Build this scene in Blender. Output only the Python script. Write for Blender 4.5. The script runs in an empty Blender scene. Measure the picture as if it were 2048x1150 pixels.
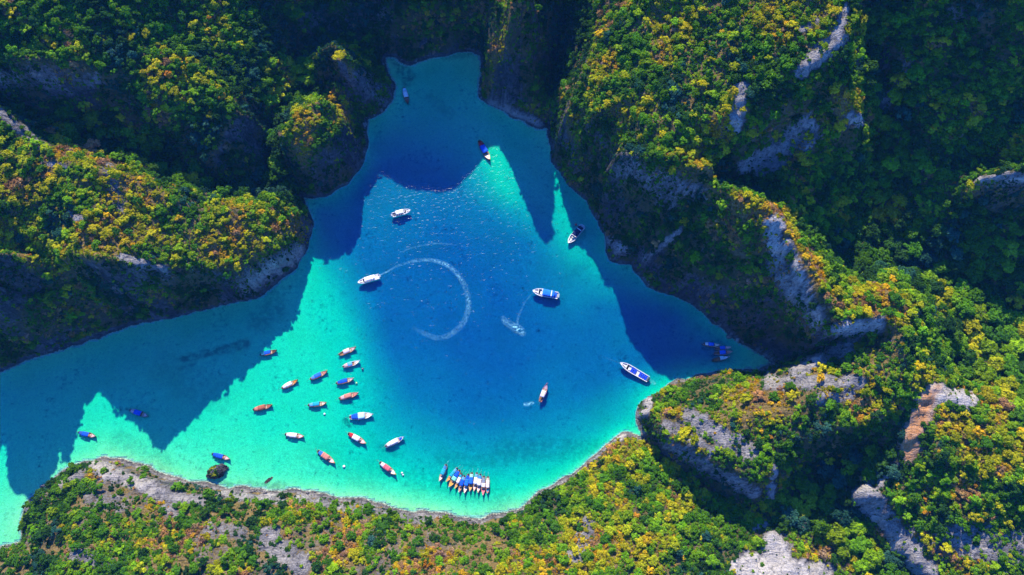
import bpy, bmesh, math, random
import numpy as np
from mathutils import Vector, Matrix, Euler

random.seed(7)
RNG = np.random.default_rng(11)
scene = bpy.context.scene
COL = scene.collection

# ------------------------------------------------------------------ camera
CAM_H, FOCAL, TILT = 380.0, 1384.0, math.radians(20.0)      # focal in pixels of a 2048 wide frame
cam_data = bpy.data.cameras.new("camera")
cam_data.sensor_width = 36.0
cam_data.lens = FOCAL / 2048.0 * 36.0
cam_data.clip_start = 1.0
cam_data.clip_end = 9000.0
cam = bpy.data.objects.new("camera", cam_data)
cam.location = (0, 0, CAM_H)
cam.rotation_euler = (TILT, 0, 0)
COL.objects.link(cam)
scene.camera = cam

# ------------------------------------------------------------------ sky, sun, exposure
SUN_EL, SUN_AZ = 40.0, 9.0      # elevation; shadows fall towards -y, drifting to +x by SUN_AZ degrees
world = bpy.data.worlds.new("World")
scene.world = world
world.use_nodes = True
wn = world.node_tree
wn.nodes.clear()
sky = wn.nodes.new("ShaderNodeTexSky")
sky.sky_type = 'NISHITA'
sky.sun_disc = False
sky.sun_elevation = math.radians(SUN_EL)
sky.sun_rotation = math.radians(-SUN_AZ)
sky.air_density = 1.2
sky.dust_density = 0.0
sky.ozone_density = 10.0
bg = wn.nodes.new("ShaderNodeBackground")
bg.inputs["Strength"].default_value = 0.15
wo = wn.nodes.new("ShaderNodeOutputWorld")
tint = wn.nodes.new("ShaderNodeMix")          # clear deep blue tropical sky, the same in every direction
tint.data_type = 'RGBA'
tint.blend_type = 'MULTIPLY'
tint.inputs[0].default_value = 1.0
tint.inputs[7].default_value = (0.42, 0.78, 1.45, 1)
wn.links.new(sky.outputs[0], tint.inputs[6])
wn.links.new(tint.outputs[2], bg.inputs[0])
wn.links.new(bg.outputs[0], wo.inputs[0])

sun_data = bpy.data.lights.new("sun", 'SUN')
sun_data.energy = 4.9
sun_data.angle = math.radians(0.53)
sun_data.color = (1.0, 0.91, 0.72)
sun = bpy.data.objects.new("sun", sun_data)
a, e = math.radians(SUN_AZ), math.radians(SUN_EL)
sun_dir = Vector((math.sin(a) * math.cos(e), -math.cos(a) * math.cos(e), -math.sin(e)))
sun.rotation_euler = sun_dir.to_track_quat('-Z', 'Y').to_euler()
sun.location = (-60, 500, 600)
COL.objects.link(sun)

scene.view_settings.view_transform = 'Standard'
scene.view_settings.look = 'None'
scene.view_settings.exposure = 0.86
scene.view_settings.gamma = 1.0
scene.view_settings.use_curve_mapping = False
scene.cycles.max_bounces = 6
scene.cycles.diffuse_bounces = 2
scene.cycles.glossy_bounces = 2
scene.cycles.transparent_max_bounces = 16
scene.cycles.sample_clamp_indirect = 4.0
scene.cycles.sample_clamp_direct = 2.0
scene.cycles.use_adaptive_sampling = True
scene.cycles.adaptive_threshold = 0.02

# ------------------------------------------------------------------ helpers: pixel of the survey photo <-> place
CT, ST = math.cos(TILT), math.sin(TILT)


def un(u, v, h=0.0):
    """place at height h that the survey photo shows at (u, v)"""
    x = (u - 1024) / FOCAL
    y = -(v - 575) / FOCAL
    dz = y * ST - CT
    s = (h - CAM_H) / dz
    return (x * s, (y * CT + ST) * s, h)


def proj(P):
    X, Y, Z = P[:, 0], P[:, 1], P[:, 2] - CAM_H
    yc = Y * CT + Z * ST
    zc = Y * ST - Z * CT
    return 1024 + FOCAL * X / zc, 575 - FOCAL * yc / zc


def _hash(ix, iy, iz, seed):
    with np.errstate(over='ignore'):
        h = (ix.astype(np.uint32) * np.uint32(374761393) + iy.astype(np.uint32) * np.uint32(668265263)
             + iz.astype(np.uint32) * np.uint32(2147483647 - 1013) + np.uint32(seed * 974711 + 17))
        h = (h ^ (h >> np.uint32(13))) * np.uint32(1274126177)
        h = (h ^ (h >> np.uint32(16))) * np.uint32(2246822519)
        h = h ^ (h >> np.uint32(15))
    return h.astype(np.float64) / 4294967295.0 * 2 - 1


def vnoise(x, y, z, seed=0):
    xf, yf, zf = np.floor(x), np.floor(y), np.floor(z)
    ix, iy, iz = xf.astype(np.int64), yf.astype(np.int64), zf.astype(np.int64)
    tx, ty, tz = x - xf, y - yf, z - zf
    tx = tx * tx * (3 - 2 * tx); ty = ty * ty * (3 - 2 * ty); tz = tz * tz * (3 - 2 * tz)
    r = 0
    for dx in (0, 1):
        wx = tx if dx else 1 - tx
        for dy in (0, 1):
            wy = ty if dy else 1 - ty
            for dz in (0, 1):
                wz = tz if dz else 1 - tz
                r = r + wx * wy * wz * _hash(ix + dx, iy + dy, iz + dz, seed)
    return r


def fbm(x, y, z, octaves=4, seed=0, gain=0.5, ridged=False):
    r, amp, tot = 0, 1.0, 0
    for o in range(octaves):
        n = vnoise(x * 2 ** o + o * 7.3, y * 2 ** o - o * 3.1, z * 2 ** o + o * 1.7, seed + o)
        if ridged:
            n = 1 - 2 * np.abs(n)
        r = r + n * amp
        tot += amp
        amp *= gain
    return r / tot


def smooth(x, a, b):
    t = np.clip((x - a) / (b - a), 0, 1)
    return t * t * (3 - 2 * t)


# ------------------------------------------------------------------ terrain survey: (u, v, height) polylines per landform
SHORE = [(-420, 800), (-200, 780), (0, 738), (60, 712), (140, 690), (230, 655), (310, 632), (400, 612), (460, 598), (510, 588), (550, 560), (585, 530),
         (605, 495), (618, 455), (614, 420), (600, 395), (592, 380), (615, 385), (650, 390), (690, 365), (720, 325), (732, 280), (726, 245), (716, 232),
         (740, 232), (770, 215), (785, 195), (782, 170), (770, 145), (763, 120), (775, 104), (793, 106), (803, 122), (818, 132), (838, 118),
         (880, 105), (920, 97), (950, 96), (966, 110), (970, 130), (965, 160), (965, 190), (990, 208), (1010, 216), (1030, 230), (1060, 246),
         (1082, 253), (1096, 243), (1106, 255), (1108, 290), (1116, 320), (1140, 355), (1170, 390), (1192, 412), (1206, 440), (1213, 465),
         (1217, 500), (1226, 516), (1250, 520), (1275, 525), (1282, 545), (1302, 568), (1340, 578), (1390, 600), (1430, 640), (1480, 680),
         (1530, 700), (1560, 725), (1520, 748), (1440, 744), (1400, 752), (1360, 765), (1330, 785), (1302, 800), (1288, 815), (1284, 840),
         (1290, 868), (1300, 895), (1282, 892), (1262, 872), (1246, 866), (1230, 880), (1208, 902), (1170, 928), (1150, 950), (1120, 970), (1082, 985),
         (1060, 1000), (1042, 1020), (1010, 1032), (980, 1040), (950, 1047), (920, 1046), (890, 1036), (850, 1032), (800, 1022), (760, 1015),
         (720, 1008), (690, 1000), (640, 996), (600, 988), (560, 986), (520, 988), (480, 985), (440, 978), (400, 972), (370, 965), (330, 955),
         (290, 940), (250, 930), (215, 922), (170, 928), (140, 940), (110, 960), (85, 985), (60, 1010), (42, 1040), (50, 1072), (44, 1088),
         (0, 1100), (-200, 1120), (-420, 1140)]

LAND = {
    'headland': [
        [(-260, 620, 74), (-190, 590, 79), (-116, 572, 97), (-60, 548, 92), (10, 505, 84), (42, 508, 70), (62, 512, 58), (100, 518, 58), (130, 512, 70), (200, 522, 83), (250, 532, 73), (330, 550, 61), (400, 546, 51), (465, 540, 41), (530, 500, 34), (570, 480, 28), (598, 458, 21), (606, 436, 16)],
        [(-260, 270, 100), (-60, 235, 94), (10, 225, 92), (60, 285, 84), (110, 320, 86), (180, 335, 91), (250, 352, 84), (330, 385, 72), (380, 410, 63), (430, 425, 55), (500, 425, 45), (560, 405, 31), (590, 405, 16)],
        [(-60, 420, 86), (0, 410, 82), (60, 430, 70), (120, 430, 78), (200, 430, 86), (300, 460, 70), (400, 490, 55), (500, 470, 42), (560, 450, 32)],
        [(-40, 640, 30), (60, 620, 30), (90, 570, 45)],
    ],
    'west_valley': [
        [(-260, 150, 90), (-60, 170, 80), (60, 225, 66), (150, 280, 52), (260, 310, 42), (350, 345, 30), (430, 375, 20), (520, 392, 10), (575, 382, 4)],
        [(548, 345, 6), (540, 305, 12), (550, 255, 16), (580, 215, 16), (620, 190, 16), (665, 190, 14), (700, 212, 6)],
    ],
    'west_hill': [
        [(-260, 10, 140), (-60, 20, 130), (60, 20, 122), (150, 30, 112), (250, 60, 100), (330, 110, 88), (400, 145, 80), (440, 190, 74), (462, 240, 66), (430, 290, 58), (400, 322, 48)],
        [(-60, 120, 118), (80, 125, 108), (200, 135, 96), (280, 170, 84), (340, 230, 70), (360, 290, 54)],
        [(-60, 175, 84), (100, 190, 78), (210, 215, 66), (290, 260, 54)],
        [(462, 240, 66), (500, 235, 54), (528, 250, 34)],
        [(400, 20, 84), (480, 50, 66), (530, 110, 50), (560, 160, 34), (570, 190, 24)], [(480, 0, 72), (440, -60, 90)],
        [(440, 330, 40), (500, 350, 24)],
        [(300, -60, 116), (150, -140, 132), (-200, -120, 140)],
    ],
    'round_islet': [
        [(568, 292, 46), (578, 256, 56), (602, 226, 60), (640, 208, 57), (668, 220, 51), (690, 250, 40), (678, 272, 44), (646, 296, 46), (606, 326, 42), (580, 318, 42), (568, 292, 46)],
        [(598, 250, 60), (630, 240, 58), (648, 262, 51)], [(590, 295, 50), (620, 285, 51)],
        [(590, 350, 8), (620, 370, 8), (660, 368, 10), (700, 330, 11), (718, 288, 11)],
    ],
    'north_islet': [
        [(640, 100, 52), (660, 88, 58), (690, 108, 60), (712, 135, 50), (706, 160, 42), (672, 160, 44), (642, 140, 44), (632, 118, 44), (640, 100, 52)],
        [(668, 115, 64), (694, 132, 59)],
        [(745, 165, 20), (752, 195, 14), (710, 205, 18), (670, 190, 20)],
    ],
    'north_wall': [
        [(560, 10, 50), (640, -5, 42), (720, -10, 38), (765, 20, 26)],
        [(600, 130, 20), (612, 92, 22), (645, 66, 22), (690, 62, 20), (735, 84, 12), (756, 112, 5)],
        [(770, 70, 16), (830, 85, 14), (880, 75, 14), (940, 70, 12), (975, 80, 14)],
        [(790, 10, 40), (880, 0, 40), (950, 0, 36)],
        [(975, 30, 30), (965, 60, 16)],
    ],
    'spire': [
        [(1045, -60, 118), (1030, 0, 104), (1022, 50, 88), (1014, 100, 68), (1004, 150, 44), (992, 180, 22)],
        [(996, -20, 84), (990, 30, 70), (984, 80, 52), (980, 130, 36), (975, 165, 22)],
        [(1060, -40, 106), (1066, 40, 76), (1075, 110, 42), (1080, 180, 22)],
        [(1035, 130, 46), (1038, 190, 20)],
    ],
    'gorge': [[(1150, -60, 60), (1125, 30, 36), (1112, 120, 14), (1108, 200, 4)]],
    'great_cliff': [
        [(1110, 268, 44), (1122, 250, 58), (1138, 205, 66), (1168, 150, 74), (1200, 100, 83), (1240, 50, 94), (1290, 0, 106), (1350, -80, 130)],
        [(1138, 285, 58), (1170, 300, 68), (1210, 305, 80), (1291, 315, 94), (1340, 310, 99), (1400, 335, 99), (1435, 325, 101)],
        [(1160, 350, 16), (1200, 400, 22), (1240, 440, 28), (1300, 450, 40), (1350, 420, 60)],
        [(1180, 230, 76), (1250, 200, 92), (1320, 180, 104), (1400, 120, 118), (1480, 60, 128), (1580, 0, 138), (1640, -60, 150)],
        [(1300, 240, 102), (1400, 240, 108), (1470, 230, 114), (1560, 150, 128), (1640, 120, 136), (1690, 60, 144), (1690, 0, 150)],
        [(1500, 335, 74), (1590, 290, 90), (1640, 230, 106), (1685, 190, 120), (1718, 236, 110)],
        [(1480, 290, 98), (1560, 220, 116)],
    ],
    'east_gully': [
        [(1410, 368, 66), (1480, 368, 68), (1560, 400, 68), (1620, 450, 58), (1660, 520, 44), (1690, 570, 40)],
        [(1728, 300, 60), (1700, 400, 48), (1680, 470, 42)],
    ],
    'ridge': [
        [(1290, 505, 30), (1330, 480, 46), (1370, 440, 62), (1410, 385, 82), (1450, 372, 90), (1500, 395, 93), (1540, 425, 95), (1570, 465, 93), (1600, 505, 90), (1628, 555, 86), (1645, 615, 80), (1660, 645, 72)],
        [(1330, 545, 20), (1420, 560, 40), (1520, 580, 54), (1580, 640, 44), (1620, 680, 40)],
        [(1225, 490, 14), (1250, 490, 18), (1265, 505, 12)],
    ],
    'east_valley': [
        [(1740, 130, 84), (1745, 260, 66), (1762, 380, 48), (1745, 470, 32), (1725, 540, 30), (1800, 545, 26), (1900, 560, 26), (2000, 600, 28), (2300, 640, 30)],
        [(1770, 340, 60), (1790, 370, 52)],
        [(1880, 640, 26), (1890, 730, 28), (1940, 770, 32), (2020, 830, 36), (2300, 860, 40)], [(2000, 700, 26), (2300, 740, 28)],
        [(2030, 585, 40), (2070, 580, 44)],
    ],
    'east_slope': [
        [(1760, -60, 128), (1790, 60, 110), (1830, 180, 92), (1860, 300, 76), (1850, 400, 56)],
        [(1900, -40, 132), (1950, 80, 112), (2000, 200, 94), (2048, 250, 86), (2300, 300, 90)],
        [(2048, -60, 146), (2300, 0, 150)],
        [(1920, 395, 70), (1960, 362, 82), (2000, 352, 90), (2050, 345, 96), (2120, 330, 100), (2300, 350, 105)],
        [(1925, 400, 64), (1960, 420, 58), (2048, 430, 62), (2300, 440, 70)],
        [(1940, 350, 60), (2000, 320, 74), (2100, 290, 84)],
        [(2020, 300, 86), (2060, 290, 94)],
    ],
    'saddle': [
        [(1660, 630, 74), (1700, 598, 74), (1780, 588, 74), (1836, 612, 66), (1856, 670, 60), (1862, 730, 58), (1868, 770, 60)],
        [(1720, 630, 78), (1790, 640, 78), (1800, 700, 74), (1820, 760, 66)],
        [(1665, 655, 70), (1700, 642, 73), (1760, 645, 74)],
        [(1680, 690, 48), (1730, 695, 52), (1760, 680, 60)],
        [(1890, 620, 34), (1898, 700, 32), (1900, 760, 38)],
    ],
    'mesa': [
        [(1292, 822, 20), (1318, 862, 30), (1380, 895, 38), (1450, 925, 43), (1520, 955, 45), (1545, 925, 47), (1556, 885, 50), (1620, 865, 55), (1700, 850, 58), (1760, 830, 58)],
        [(1305, 806, 16), (1340, 782, 24), (1400, 775, 30), (1460, 770, 36), (1520, 780, 42), (1560, 768, 46), (1610, 735, 52), (1650, 700, 56)],
        [(1360, 830, 36), (1440, 840, 46), (1540, 830, 54), (1640, 790, 62), (1740, 740, 66)],
        [(1306, 900, 2), (1345, 925, 6), (1400, 965, 8), (1460, 1000, 10), (1530, 1035, 13)],
        [(1556, 985, 12), (1600, 930, 14), (1660, 920, 16), (1740, 900, 26)],
        [(1480, 752, 6), (1560, 738, 10), (1620, 715, 22)],
    ],
    'promontory': [
        [(1246, 876, 6), (1248, 940, 18), (1230, 1000, 26), (1150, 1050, 28), (1060, 1085, 26)],
        [(1180, 950, 12), (1120, 995, 12), (1060, 1030, 10)],
        [(1310, 960, 14), (1400, 1020, 14), (1480, 1050, 14)],
        [(1290, 1010, 24), (1380, 1060, 26), (1460, 1090, 26)],
        [(1060, 1150, 40), (1200, 1120, 40), (1320, 1140, 36), (1440, 1170, 34), (1450, 1300, 50)],
    ],
    'shore_cliff': [
        [(62, 1040, 18), (80, 1000, 20), (120, 965, 18), (180, 945, 15), (240, 950, 15), (300, 968, 16), (400, 992, 16), (500, 1002, 15), (600, 1006, 15), (700, 1022, 15), (800, 1038, 14), (880, 1056, 12), (950, 1062, 9), (1000, 1046, 8)],
        [(100, 1060, 30), (200, 1020, 30), (350, 1050, 32), (550, 1060, 32), (750, 1080, 30), (900, 1090, 26)],
        [(130, 1120, 40), (300, 1130, 46), (600, 1140, 46), (900, 1150, 40)],
        [(80, 1085, 12), (0, 1125, 8), (-60, 1150, 12), (100, 1150, 26)],
        [(-200, 1250, 30), (200, 1280, 60), (600, 1300, 65), (1000, 1300, 60)],
    ],
    'south_gully': [
        [(1600, 985, 12), (1680, 980, 16), (1720, 940, 24)],
        [(1560, 1040, 15), (1640, 1060, 14), (1690, 1100, 14), (1730, 1160, 14)],
    ],
    'white_crag': [
        [(1510, 1080, 22), (1545, 1080, 26), (1580, 1105, 26), (1620, 1150, 26), (1660, 1200, 26)],
        [(1480, 1130, 30), (1560, 1150, 36), (1560, 1250, 48)],
        [(1620, 1100, 15), (1680, 1160, 14)],
    ],
    'east_hill': [
        [(1868, 782, 60), (1900, 790, 62), (1945, 805, 58), (2000, 850, 58), (2060, 890, 58), (2300, 950, 60)],
        [(1790, 905, 42), (1820, 860, 54), (1850, 810, 60)],
        [(1820, 930, 46), (1880, 900, 58), (1960, 920, 60), (2048, 960, 58)],
        [(1730, 985, 34), (1800, 1010, 40), (1900, 1040, 44), (2040, 1060, 44), (2300, 1100, 46)],
        [(1715, 1010, 17), (1740, 1060, 15), (1790, 1120, 15), (1830, 1180, 16)],
        [(1770, 1030, 30), (1830, 1110, 30), (1880, 1170, 32)],
        [(1960, 1130, 36), (2048, 1150, 38), (2100, 1300, 40)],
    ],
}
# beyond the frame: the crest of the northern massif and the outer rims, given as places
FAR = [
    [(-420, 345, 160), (-260, 350, 146), (-170, 342, 118), (-125, 340, 116), (-100, 338, 132), (-70, 337, 140), (-58, 337, 138), (-46, 336, 126), (-28, 336, 100), (-10, 334, 96), (8, 325, 98), (18, 300, 90)],
    [(-420, 400, 190), (-200, 400, 165), (0, 400, 150), (200, 380, 185), (430, 330, 210)],
    [(-420, 428, 120), (0, 428, 110), (430, 428, 140)],
    [(100, 310, 150), (165, 305, 184), (200, 300, 208), (300, 293, 214), (430, 286, 212)],
    [(-428, -60, 20), (-428, -80, 10), (0, -88, 60), (428, -88, 50), (428, 0, 55)],
]
DEPTH = [
    [(480, 978, 0.55), (560, 978, 0.5), (640, 985, 0.5), (720, 996, 0.5), (800, 1010, 0.5), (880, 1024, 0.5), (950, 1034, 0.5), (1010, 1020, 0.6), (1050, 1004, 0.7)], [(225, 910, 0.5), (300, 928, 0.55), (370, 952, 0.6)],
    [(700, 470, 13), (760, 570, 14), (785, 700, 14), (840, 800, 13), (950, 835, 13), (1100, 815, 13), (1220, 750, 13), (1350, 700, 13), (1450, 705, 12)],
    [(1350, 640, 13), (1230, 620, 14), (1150, 590, 11), (1060, 500, 13), (970, 430, 12), (900, 370, 11), (840, 330, 11), (770, 330, 12), (720, 400, 12)],
    [(900, 480, 15), (1000, 600, 16), (900, 700, 16), (1100, 720, 15)],
    [(640, 420, 9), (660, 470, 9)], [(740, 290, 7), (800, 280, 7), (860, 280, 6)],
    [(630, 540, 3.2), (680, 640, 3.4), (722, 740, 4), (760, 850, 6), (840, 890, 7), (950, 905, 8), (1080, 895, 8), (1180, 868, 7), (1260, 820, 6)],
    [(600, 640, 2.4), (650, 760, 2.2), (680, 850, 2.8), (760, 910, 4.2), (880, 940, 4.6), (1000, 950, 5), (1120, 920, 4.8)],
    [(-300, 960, 2.0), (0, 900, 2.0), (180, 830, 2.0), (330, 830, 2.2), (450, 830, 2.0), (560, 850, 2.2)],
    [(-300, 850, 3), (60, 780, 2.6), (240, 720, 2.6), (420, 670, 2.6), (560, 610, 2.6)],
    [(210, 890, 0.9), (330, 915, 1.1), (460, 945, 1.1), (600, 950, 1.4), (720, 968, 1.4), (860, 990, 1.3), (960, 1005, 1.3), (1040, 985, 1.6)],
    [(800, 150, 2.2), (900, 140, 2.0), (940, 190, 2.2), (960, 240, 3.0), (1040, 280, 3.2), (1090, 330, 3.6), (1150, 400, 4.0), (1190, 470, 5.5)],
    [(975, 300, 2.6), (1000, 370, 3.4), (1030, 410, 5)], [(1120, 440, 4.5), (1150, 520, 6)],
    [(820, 210, 3.5), (880, 230, 4)], [(1280, 850, 2), (1276, 876, 1)],
    [(-430, 1000, 4), (-430, 900, 4)],
]
# bare rock: (u1, v1, u2, v2, radius, strength)
ROCK = [(1690, 10, 1676, 60, 10, .8), (1675, 80, 1600, 145, 18, .8), (1485, 175, 1468, 255, 13, .9), (1330, 885, 1510, 985, 13, .7), (1255, 330, 1400, 385, 20, .55), (1600, 60, 1640, 40, 8, .6), (1610, 265, 1520, 330, 30, .7), (1700, 237, 1720, 240, 12, 1), (1490, 330, 1560, 300, 20, .8),
        (1545, 450, 1560, 505, 18, 1), (1575, 480, 1642, 640, 9, 1), (1555, 530, 1632, 645, 24, .75), (1680, 655, 1755, 650, 16, 1), (1590, 745, 1700, 690, 16, .8), (1540, 765, 1720, 765, 15, .75), (1640, 800, 1700, 790, 14, .7),
        (1300, 800, 1290, 825, 9, 1), (1380, 835, 1500, 905, 20, .75), (1330, 850, 1420, 900, 10, .7), (1870, 790, 1935, 800, 20, 1), (1850, 800, 1812, 905, 20, 1), (1790, 930, 1760, 970, 8, .8), (1730, 990, 1850, 1150, 26, .9), (1800, 1060, 1900, 1100, 20, .5),
        (1900, 1080, 2040, 1100, 40, .68), (1490, 1135, 1640, 1160, 34, 1), (1545, 1085, 1560, 1110, 22, 1), (1510, 1060, 1530, 1050, 8, .8), (1545, 935, 1540, 990, 9, .9),
        (215, 340, 245, 425, 13, .55), (0, 225, 90, 300, 13, .6), (90, 325, 130, 335, 9, .6), (240, 515, 330, 540, 9, .8), (140, 430, 165, 440, 8, .8), (500, 565, 590, 505, 20, .9),
        (190, 935, 300, 975, 16, .9), (300, 985, 400, 1005, 14, .8), (440, 992, 560, 1000, 9, .8), (600, 1000, 720, 1022, 9, .75), (720, 1020, 860, 1045, 7, .6), (120, 970, 160, 950, 9, .7), (180, 990, 240, 1010, 20, .5), (150, 1110, 220, 1130, 16, .6), (540, 1080, 600, 1135, 28, .7),
        (330, 1020, 350, 1025, 10, .8), (420, 1060, 480, 1065, 16, .5), (1175, 1050, 1150, 1110, 18, .6), (1225, 880, 1170, 930, 5, .8), (1246, 868, 1240, 880, 7, 1), (985, 205, 1080, 248, 9, .9), (1960, 362, 2060, 350, 9, 1), (1250, 320, 1340, 400, 22, .5), (1290, 520, 1360, 460, 6, .8), (1215, 480, 1245, 500, 12, .7), (1820, 120, 1760, 220, 12, .6), (1880, 40, 1960, 20, 20, .4), (720, 150, 780, 200, 22, .5), (620, 40, 760, 30, 30, .4), (1700, 60, 1720, 130, 24, .4), (0, 150, 190, 160, 14, .5)]
GRASS = [(365, 718, 420, 706, 7, 1), (410, 706, 490, 688, 9, 1), (360, 738, 390, 728, 5, .8), (520, 640, 540, 620, 22, .6), (330, 740, 430, 790, 34, .35), (790, 115, 815, 155, 14, 1), (692, 840, 694, 850, 7, 1.2), (470, 975, 560, 975, 12, .8), (420, 965, 460, 972, 8, .9), (760, 895, 790, 905, 9, .5), (1010, 905, 1180, 895, 24, .5), (880, 925, 1000, 920, 14, .4),
         (535, 560, 545, 600, 14, .5), (860, 195, 900, 230, 10, .4), (240, 880, 330, 930, 20, .35), (640, 910, 760, 960, 34, .25), (830, 960, 1000, 1000, 24, .35), (1150, 545, 1180, 520, 10, .3), (880, 110, 950, 105, 8, .6)]
SOIL = [(1850, 800, 1812, 905, 17, 1), (1870, 780, 1855, 800, 8, .6)]
# dry, yellow to orange scrub
DRY = [(60, 490, 590, 480, 40, 1), (110, 330, 330, 400, 30, .9), (20, 460, 200, 500, 35, 1), (380, 120, 440, 200, 30, .5), (620, 220, 600, 310, 25, .9), (650, 215, 690, 250, 18, .8), (680, 125, 690, 145, 20, .9),
       (1000, 60, 990, 170, 16, .8), (1200, 120, 1140, 270, 34, .55), (1300, 240, 1260, 250, 50, .55), (1330, 60, 1620, 30, 60, .9), (1400, 140, 1420, 240, 50, .8), (1560, 60, 1660, 50, 40, 1), (1680, 200, 1690, 220, 28, 1), (1380, 310, 1420, 320, 24, 1), (1430, 380, 1540, 440, 26, 1), (1570, 450, 1630, 560, 16, 1.1),
       (1760, 600, 1800, 700, 34, .9), (1800, 700, 1860, 770, 34, .9), (1460, 830, 1760, 720, 44, .8), (1380, 870, 1500, 870, 40, .5), (1300, 820, 1420, 800, 30, .35), (1240, 900, 1280, 960, 24, .6), (1150, 960, 1240, 1000, 26, .5), (1100, 1120, 1300, 1110, 60, .65), (1050, 1060, 1150, 1050, 20, .6), (1900, 860, 1990, 920, 40, .85), (1990, 880, 2048, 900, 20, .9),
       (300, 1000, 800, 1060, 30, .18), (640, 1100, 900, 1130, 36, .35), (1940, 385, 2048, 370, 16, 1.2), (2010, 310, 2048, 290, 20, 1), (2030, 585, 2060, 580, 18, 1.2), (200, 960, 260, 1000, 26, .2), (1360, 250, 1380, 300, 30, .4)]

DX = 1.2
DEPTH_SCALE = 0.14
X0, X1, Y0, Y1 = -432.0, 432.0, -90.0, 430.8


HS = 0.8       # survey heights were first taken with the sun too high; this brings them to the measured shadows


def world_line(line):
    return [un(u, v, h * HS) for u, v, h in line]


def sample_line(pts, step):
    out = []
    for p, q in zip(pts[:-1], pts[1:]):
        p, q = np.array(p, float), np.array(q, float)
        n = max(1, int(np.linalg.norm((q - p)[:2]) / step))
        t = np.arange(n)[:, None] / n
        out.append(p + (q - p) * t)
    out.append(np.array([pts[-1]], float))
    return np.concatenate(out)


shore_w = [un(u, v, 0) for u, v in SHORE]
land_lines = [(k, world_line(l)) for k, ls in LAND.items() for l in ls] + [('far', [(x, y, h * HS) for x, y, h in l]) for l in FAR]
depth_lines = [('sea', [(un(u, v, 0)[0], un(u, v, 0)[1], -d * DEPTH_SCALE) for u, v, d in l]) for l in DEPTH]


def solve(lines, dx_list=(9.6, 4.8, 2.4, 1.2), iters=(400, 250, 160, 60)):
    H = None
    for dx, it in zip(dx_list, iters):
        nx, ny = int(round((X1 - X0) / dx)) + 1, int(round((Y1 - Y0) / dx)) + 1
        acc, cnt = np.zeros((ny, nx)), np.zeros((ny, nx))
        for _, l in lines:
            s = sample_line(l, dx * 0.5) if len(l) > 1 else np.array(l, float)
            ix = np.round((s[:, 0] - X0) / dx).astype(int)
            iy = np.round((s[:, 1] - Y0) / dx).astype(int)
            ok = (ix >= 0) & (ix < nx) & (iy >= 0) & (iy < ny)
            np.add.at(acc, (iy[ok], ix[ok]), s[ok, 2])
            np.add.at(cnt, (iy[ok], ix[ok]), 1)
        fix = cnt > 0
        val = acc[fix] / cnt[fix]
        if H is None:
            H = np.full((ny, nx), float(val.mean()))
        else:
            yy = np.clip(np.arange(ny) * dx / pdx, 0, H.shape[0] - 1.001)
            xx = np.clip(np.arange(nx) * dx / pdx, 0, H.shape[1] - 1.001)
            y0, x0 = yy.astype(int), xx.astype(int)
            fy, fx = (yy - y0)[:, None], (xx - x0)[None]
            H = (H[np.ix_(y0, x0)] * (1 - fy) * (1 - fx) + H[np.ix_(y0 + 1, x0)] * fy * (1 - fx)
                 + H[np.ix_(y0, x0 + 1)] * (1 - fy) * fx + H[np.ix_(y0 + 1, x0 + 1)] * fy * fx)
        for _ in range(it):
            P = np.pad(H, 1, mode='edge')
            H = 0.25 * (P[:-2, 1:-1] + P[2:, 1:-1] + P[1:-1, :-2] + P[1:-1, 2:])
            H[fix] = val
        pdx = dx
    return H


def blur(A, n):
    for _ in range(n):
        P = np.pad(A, 1, mode='edge')
        A = (P[1:-1, :-2] + 2 * P[1:-1, 1:-1] + P[1:-1, 2:]) * 0.25
        P = np.pad(A, 1, mode='edge')
        A = (P[:-2, 1:-1] + 2 * P[1:-1, 1:-1] + P[2:, 1:-1]) * 0.25
    return A


# where a cliff top stands over the waterline the wall is sheer: no low shore point inside it
feat = np.concatenate([sample_line(l, 2.0) for _, l in land_lines])
feat = feat[feat[:, 2] > 10]
sh_s = sample_line([(x, y, 0.8) for x, y, _ in shore_w], 1.2)
free = np.array([(np.hypot(feat[:, 0] - x, feat[:, 1] - y) - (2.0 + 0.10 * feat[:, 2])).min() > 0 for x, y, _ in sh_s])
hl = solve(land_lines + [('shore', [tuple(q)]) for q in sh_s[free]])
hs = solve(depth_lines + [('shore', [(x, y, -0.085) for x, y, _ in shore_w])])
hl, hs = blur(hl, 1), blur(hs, 3)
NY, NX = hl.shape
gx = X0 + np.arange(NX) * DX
gy = Y0 + np.arange(NY) * DX
GX, GY = np.meshgrid(gx, gy)
# water mask: inside the shoreline polygon, its outline made ragged by noise
wob = 2.8
px = GX + wob * fbm(GX / 9, GY / 9, GX * 0, 4, 31, 0.6)
py = GY + wob * fbm(GX / 9, GY / 9, GX * 0 + 9, 4, 37, 0.6)
inside = np.zeros((NY, NX), bool)
poly = [(x, y) for x, y, _ in shore_w]
for (xa, ya), (xb, yb) in zip(poly, poly[1:] + poly[:1]):
    if ya == yb:
        continue
    c = ((ya > py) != (yb > py)) & (px < (xb - xa) * (py - ya) / (yb - ya) + xa)
    inside ^= c
wm = blur(inside.astype(float), 2)
Z = GX * 0
hl = np.maximum(hl, 0.8)
wide = blur(hl, 60)
hl = np.where(inside, hl, np.maximum(hl + 0.16 * (hl - wide) * smooth(hl, 3, 20), 0.8))
rough = smooth(hl, 1, 14)
big = fbm(GX / 46, GY / 46, Z, 3, 3) * 5.0
mid = fbm(GX / 15, GY / 15, Z + 3, 3, 5) * 2.4
rid = fbm(GX / 11, GY / 17, Z + 5, 3, 8, ridged=True) * 1.6
hl = np.maximum(hl + (big + mid + rid) * rough, 0.7)
hs = hs * (1 + 0.10 * fbm(GX / 22, GY / 22, Z, 3, 12)) + 0.02 * fbm(GX / 5, GY / 5, Z, 3, 14)
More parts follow.
